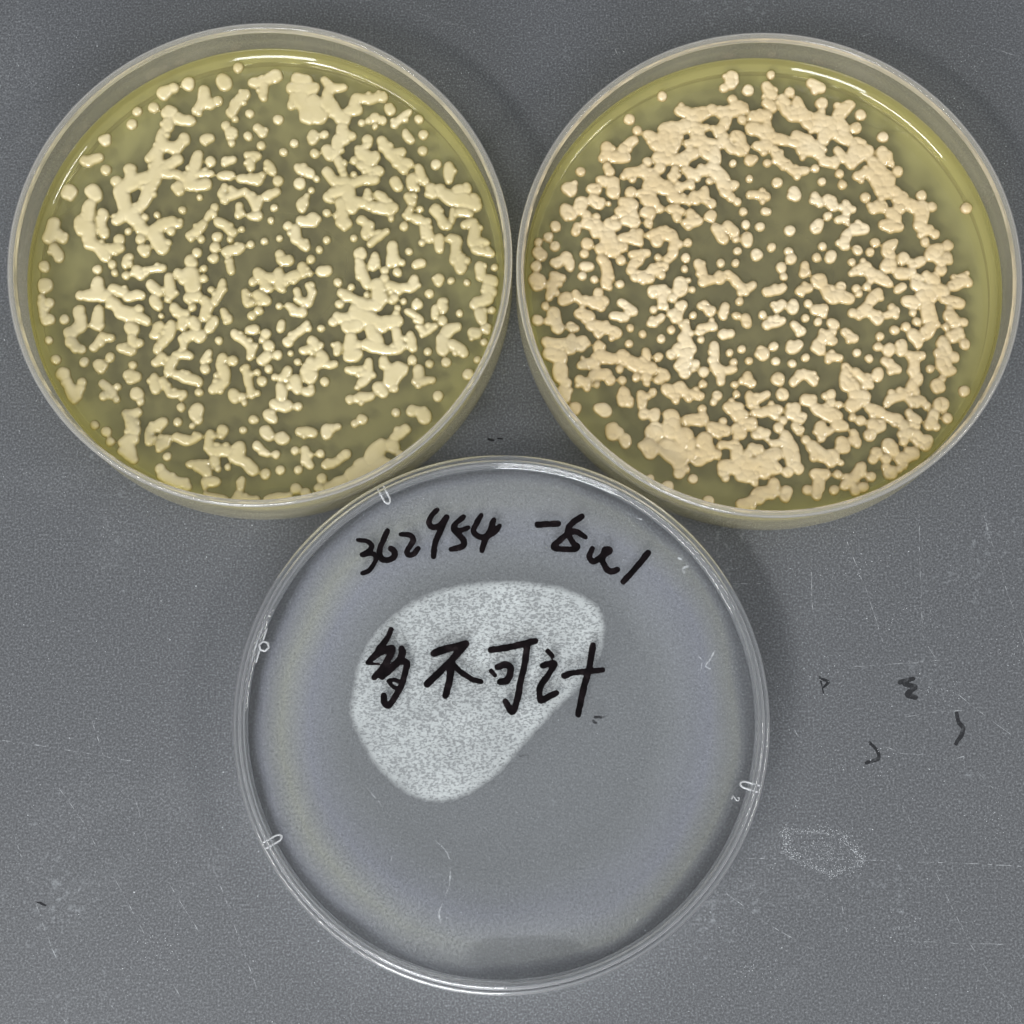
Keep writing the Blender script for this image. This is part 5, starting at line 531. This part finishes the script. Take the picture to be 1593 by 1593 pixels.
def nub(az):
    a = math.radians(az); pts = []
    er = np.array((math.cos(a), math.sin(a), 0)); et = np.array((-math.sin(a), math.cos(a), 0))
    for rr_, tt_ in ((44.2, 0.55), (43.0, 0.55), (41.6, 0.52), (41.15, 0.3), (41.0, 0), (41.15, -0.3), (41.6, -0.52), (43.0, -0.55), (44.2, -0.55)):
        pts.append(er * rr_ + et * tt_ + np.array((0, 0, 9.75 if rr_ < 44 else 9.5)))
    v, f = tube(pts, 0.17); mesh_obj("vent_notch", v, f, M_nub, lid)
for az in (117.5, 207.8, 344.2): nub(az)
# injection gate on the left edge
a = math.radians(163.0); er = np.array((math.cos(a), math.sin(a), 0)); et = np.array((-math.sin(a), math.cos(a), 0))
v, f = tube([er * (41.6 + 0.85 * math.cos(q)) + et * (0.85 * math.sin(q)) + np.array((0, 0, 9.75)) for q in np.linspace(0, 2 * math.pi, 7)[:-1]], 0.2, True)
mesh_obj("moulding_gate", v, f, M_nub, lid)
v, f = tube([er * (42.1 - 0.02 * abs(k)) + et * k + np.array((0, 0, 9.7)) for k in (1.0, 1.6, 2.3, 3.0)], 0.14); mesh_obj("moulding_flash", v, f, M_nub, lid)
v, f = tube([er * (42.1 - 0.02 * abs(k)) + et * k + np.array((0, 0, 9.7)) for k in (-1.0, -1.6, -2.3, -3.0)], 0.14); mesh_obj("moulding_flash", v, f, M_nub, lid)
# moulded 2
a = math.radians(340.6); er = np.array((math.cos(a), math.sin(a), 0)); et = np.array((-math.sin(a), math.cos(a), 0))
two = [(-0.35, 0.35), (-0.25, 0.6), (0.0, 0.7), (0.28, 0.55), (0.3, 0.25), (0.0, -0.1), (-0.35, -0.6), (0.0, -0.6), (0.4, -0.6)]
v, f = tube([er * (40.9 + p[1] * 0.9) + et * (-0.9 * p[0]) + np.array((0, 0, 9.68)) for p in two], 0.1); mesh_obj("moulded_number", v, f, M_nub, lid)

# ------------------------------------------------------------------ marks on the bench
for i, s in enumerate(['5309 -3541 5360 -3810 18,5349 -3583 5368 -3589 22,5368 -3589 5389 -3595 22,5389 -3595 5411 -3601 22,5411 -3601 5430 -3607 22,5430 -3607 5444 -3615 22,5444 -3615 5450 -3625 22,5450 -3625 5448 -3637 22,5448 -3637 5438 -3651 22,5438 -3651 5423 -3667 22,5423 -3667 5405 -3683 22,5405 -3683 5387 -3700 22,5387 -3700 5372 -3715 22', '6693 -3643 6924 -3586 40,6774 -3684 6808 -3691 40,6808 -3691 6848 -3696 40,6848 -3696 6887 -3701 40,6887 -3701 6921 -3707 40,6921 -3707 6947 -3715 40,6947 -3715 6958 -3727 40,6958 -3727 6949 -3744 40,6949 -3744 6922 -3765 40,6922 -3765 6885 -3788 40,6885 -3788 6848 -3811 40,6848 -3811 6819 -3832 40,6819 -3832 6807 -3850 40,6807 -3850 6814 -3863 40,6814 -3863 6833 -3873 40,6833 -3873 6860 -3881 40,6860 -3881 6891 -3889 40,6891 -3889 6922 -3896 40,6922 -3896 6949 -3904 40', '7637 -4177 7642 -4205 31,7642 -4205 7646 -4233 31,7646 -4233 7651 -4261 31,7651 -4261 7655 -4289 31,7655 -4289 7662 -4316 31,7662 -4316 7669 -4341 31,7669 -4341 7682 -4363 31,7682 -4363 7700 -4381 31,7700 -4381 7718 -4398 31,7718 -4398 7735 -4416 31,7735 -4416 7745 -4437 31,7745 -4437 7745 -4464 31,7745 -4464 7734 -4498 31,7734 -4498 7713 -4537 31,7713 -4537 7686 -4579 31,7686 -4579 7656 -4623 31,7656 -4623 7626 -4666 31,7626 -4666 7600 -4708 31', '6127 -4677 6148 -4701 27,6148 -4701 6170 -4725 27,6170 -4725 6192 -4750 27,6192 -4750 6213 -4774 27,6213 -4774 6231 -4798 27,6231 -4798 6244 -4820 27,6244 -4820 6255 -4842 27,6255 -4842 6265 -4864 27,6265 -4864 6273 -4885 27,6273 -4885 6275 -4906 27,6275 -4906 6271 -4925 27,6271 -4925 6259 -4942 27,6259 -4942 6236 -4958 27,6236 -4958 6203 -4972 27,6203 -4972 6163 -4985 27,6163 -4985 6120 -4997 27,6120 -4997 6077 -5009 27,6077 -5009 6038 -5022 27', '-8036 -7259 -7948 -7292 16,-8091 -7248 -8036 -7259 11', '-412 724 -320 700 18,-252 734 -160 722 14']):
    ink("faded_pen_mark", rows(s), 0.012, 0.10, M_faded, bench, 0.16, i + 20, 0.0)
rnd = random.Random(5)
SCR = [[58.04, -9.69, 61.56, -19.41, 64.13, -29.35], [71.76, -6.93, 70.94, -27.38, 71.72, -29.63, 76.81, -38.57, 87.7, -47.46, 94.82, -51.88], [83.09, -7.02, 85.8, -18.46, 89.45, -32.0], [38.51, -19.01, 44.14, -18.94], [58.12, -33.77, 70.43, -32.97, 81.63, -32.16], [42.62, -30.52, 46.21, -39.45, 49.99, -47.72], [63.11, -50.88, 70.85, -67.34, 76.65, -80.61, 85.47, -95.24], [36.5, -66.01, 59.97, -66.51, 91.56, -67.81], [35.77, -71.87, 43.2, -77.21, 49.57, -80.94], [67.73, -42.37, 72.2, -41.63, 77.77, -41.34], [63.61, -47.28, 66.31, -48.61, 70.71, -48.97, 74.53, -49.87, 77.32, -49.24], [54.32, -70.94, 55.27, -74.13, 55.96, -78.36], [79.39, -51.76, 83.53, -56.14], [65.86, -79.8, 75.58, -80.39, 90.71, -80.72], [-92.98, -44.56, -76.27, -47.1, -65.15, -49.04], [-78.82, -52.21, -73.59, -59.29, -67.76, -68.97, -60.85, -80.65, -56.32, -87.99], [-59.03, -69.04, -53.36, -77.55], [-52.03, -65.35, -50.3, -69.1, -43.4, -87.05], [-64.95, -55.03, -62.51, -62.59], [-73.19, -40.75, -70.1, -49.55], [52.31, -17.07, 52.25, -24.43], [-85.61, -60.27, -80.62, -74.18, -77.01, -82.62], [47.06, -61.26, 54.68, -62.4, 59.41, -66.72], [44.73, -65.0, 53.32, -68.8, 59.39, -67.25], [-16.91, 88.76, -3.74, 83.51], [18.98, 83.33, 21.82, 75.66], [64.41, 82.96, 75.36, 86.72], [-92.1, 80.4, -87.0, 72.74], [84.73, 82.79, 95.25, 78.88]]
vs, fs = [], []
def quad(cx, cy, dx, dy, w):
    L = math.hypot(dx, dy) + 1e-9; nx_, ny_ = -dy / L * w, dx / L * w
    b = len(vs); z = 0.008
    vs.extend([(cx + nx_, cy + ny_, z), (cx - nx_, cy - ny_, z), (cx + dx - nx_, cy + dy - ny_, z), (cx + dx + nx_, cy + dy + ny_, z)])
    fs.append((b, b + 1, b + 2, b + 3))
for s in SCR:
    pts = [(s[i], s[i + 1]) for i in range(0, len(s), 2)]
    for (a, b_) in zip(pts[:-1], pts[1:]):
        L = math.hypot(b_[0] - a[0], b_[1] - a[1]); n = max(1, int(L / 0.7)); pj = 0.0
        for q in range(n):
            j2 = pj + rnd.uniform(-0.05, 0.05)
            nxn, nyn = -(b_[1] - a[1]) / L, (b_[0] - a[0]) / L
            xa, ya = a[0] + (b_[0] - a[0]) * q / n + nxn * pj, a[1] + (b_[1] - a[1]) * q / n + nyn * pj
            xb, yb = a[0] + (b_[0] - a[0]) * (q + 1) / n + nxn * j2, a[1] + (b_[1] - a[1]) * (q + 1) / n + nyn * j2
            pj = j2
            if rnd.random() < 0.72: quad(xa, ya, xb - xa, yb - ya, rnd.uniform(0.025, 0.06))
o = mesh_obj("surface_scratches", vs, fs, M_scuff, bench, False); o['kind'] = 'stuff'
vs, fs = [], []
def fleck(x, y, r, z=0.016):
    n = rnd.choice((4, 5, 6)); b = len(vs); a0 = rnd.uniform(0, 6.28); st = rnd.uniform(0.4, 1.0)
    ca, sa = math.cos(a0), math.sin(a0)
    ring_ = []
    for k in range(n):
        an = 2 * math.pi * k / n; q = r * rnd.uniform(0.7, 1.15); px, py = q * math.cos(an), q * st * math.sin(an)
        ring_.append((x + px * ca - py * sa, y + px * sa + py * ca))
    vs.extend([(p[0], p[1], z) for p in ring_]); vs.append((x, y, z + r * 0.5))
    for k in range(n): fs.append((b + k, b + (k + 1) % n, b + n))
def covered(x, y):
    return any(math.hypot(x - cx, y - cy) < rr for cx, cy, rr in ((-43.2, 36.3, 43.8), (44.6, 33.8, 43.8)))
for k in range(1500):
    x, y = rnd.uniform(-95, 95), rnd.uniform(-95, 85)
    if not covered(x, y): fleck(x, y, rnd.choice((0.05, 0.06, 0.07, 0.10)) * rnd.uniform(0.7, 1.2))
cl = [(60, -50), (75, -38), (52, -35), (82, -60), (66, -78), (88, -30), (40, -85), (70, -25), (85, 78), (60, -16), (-60, -80), (-12, 76), (80, 70)]
for (cx, cy) in cl:
    for k in range(40):
        x, y = rnd.gauss(cx, 2.6), rnd.gauss(cy, 2.0)
        if not covered(x, y): fleck(x, y, rnd.uniform(0.04, 0.10))
SCUFF = [[46.0, -61.3], [55.8, -61.9], [59.4, -66.7], [53.3, -68.8], [46.4, -65.0]]
for k in range(len(SCUFF)):
    a, b_ = SCUFF[k], SCUFF[(k + 1) % len(SCUFF)]
    for q in range(110):
        s = rnd.random(); fleck(a[0] + (b_[0] - a[0]) * s + rnd.gauss(0, 0.5), a[1] + (b_[1] - a[1]) * s + rnd.gauss(0, 0.5), rnd.uniform(0.04, 0.09))
mx = sum(p[0] for p in SCUFF) / 5; my = sum(p[1] for p in SCUFF) / 5
for q in range(420): fleck(rnd.gauss(mx, 3.4), rnd.gauss(my, 1.8), rnd.uniform(0.03, 0.07))
o = mesh_obj("dust_specks", vs, fs, M_dust, None, False); o['kind'] = 'stuff'
o['label'] = "pale dust and lint specks scattered over the grey bench"; o['category'] = "dust"
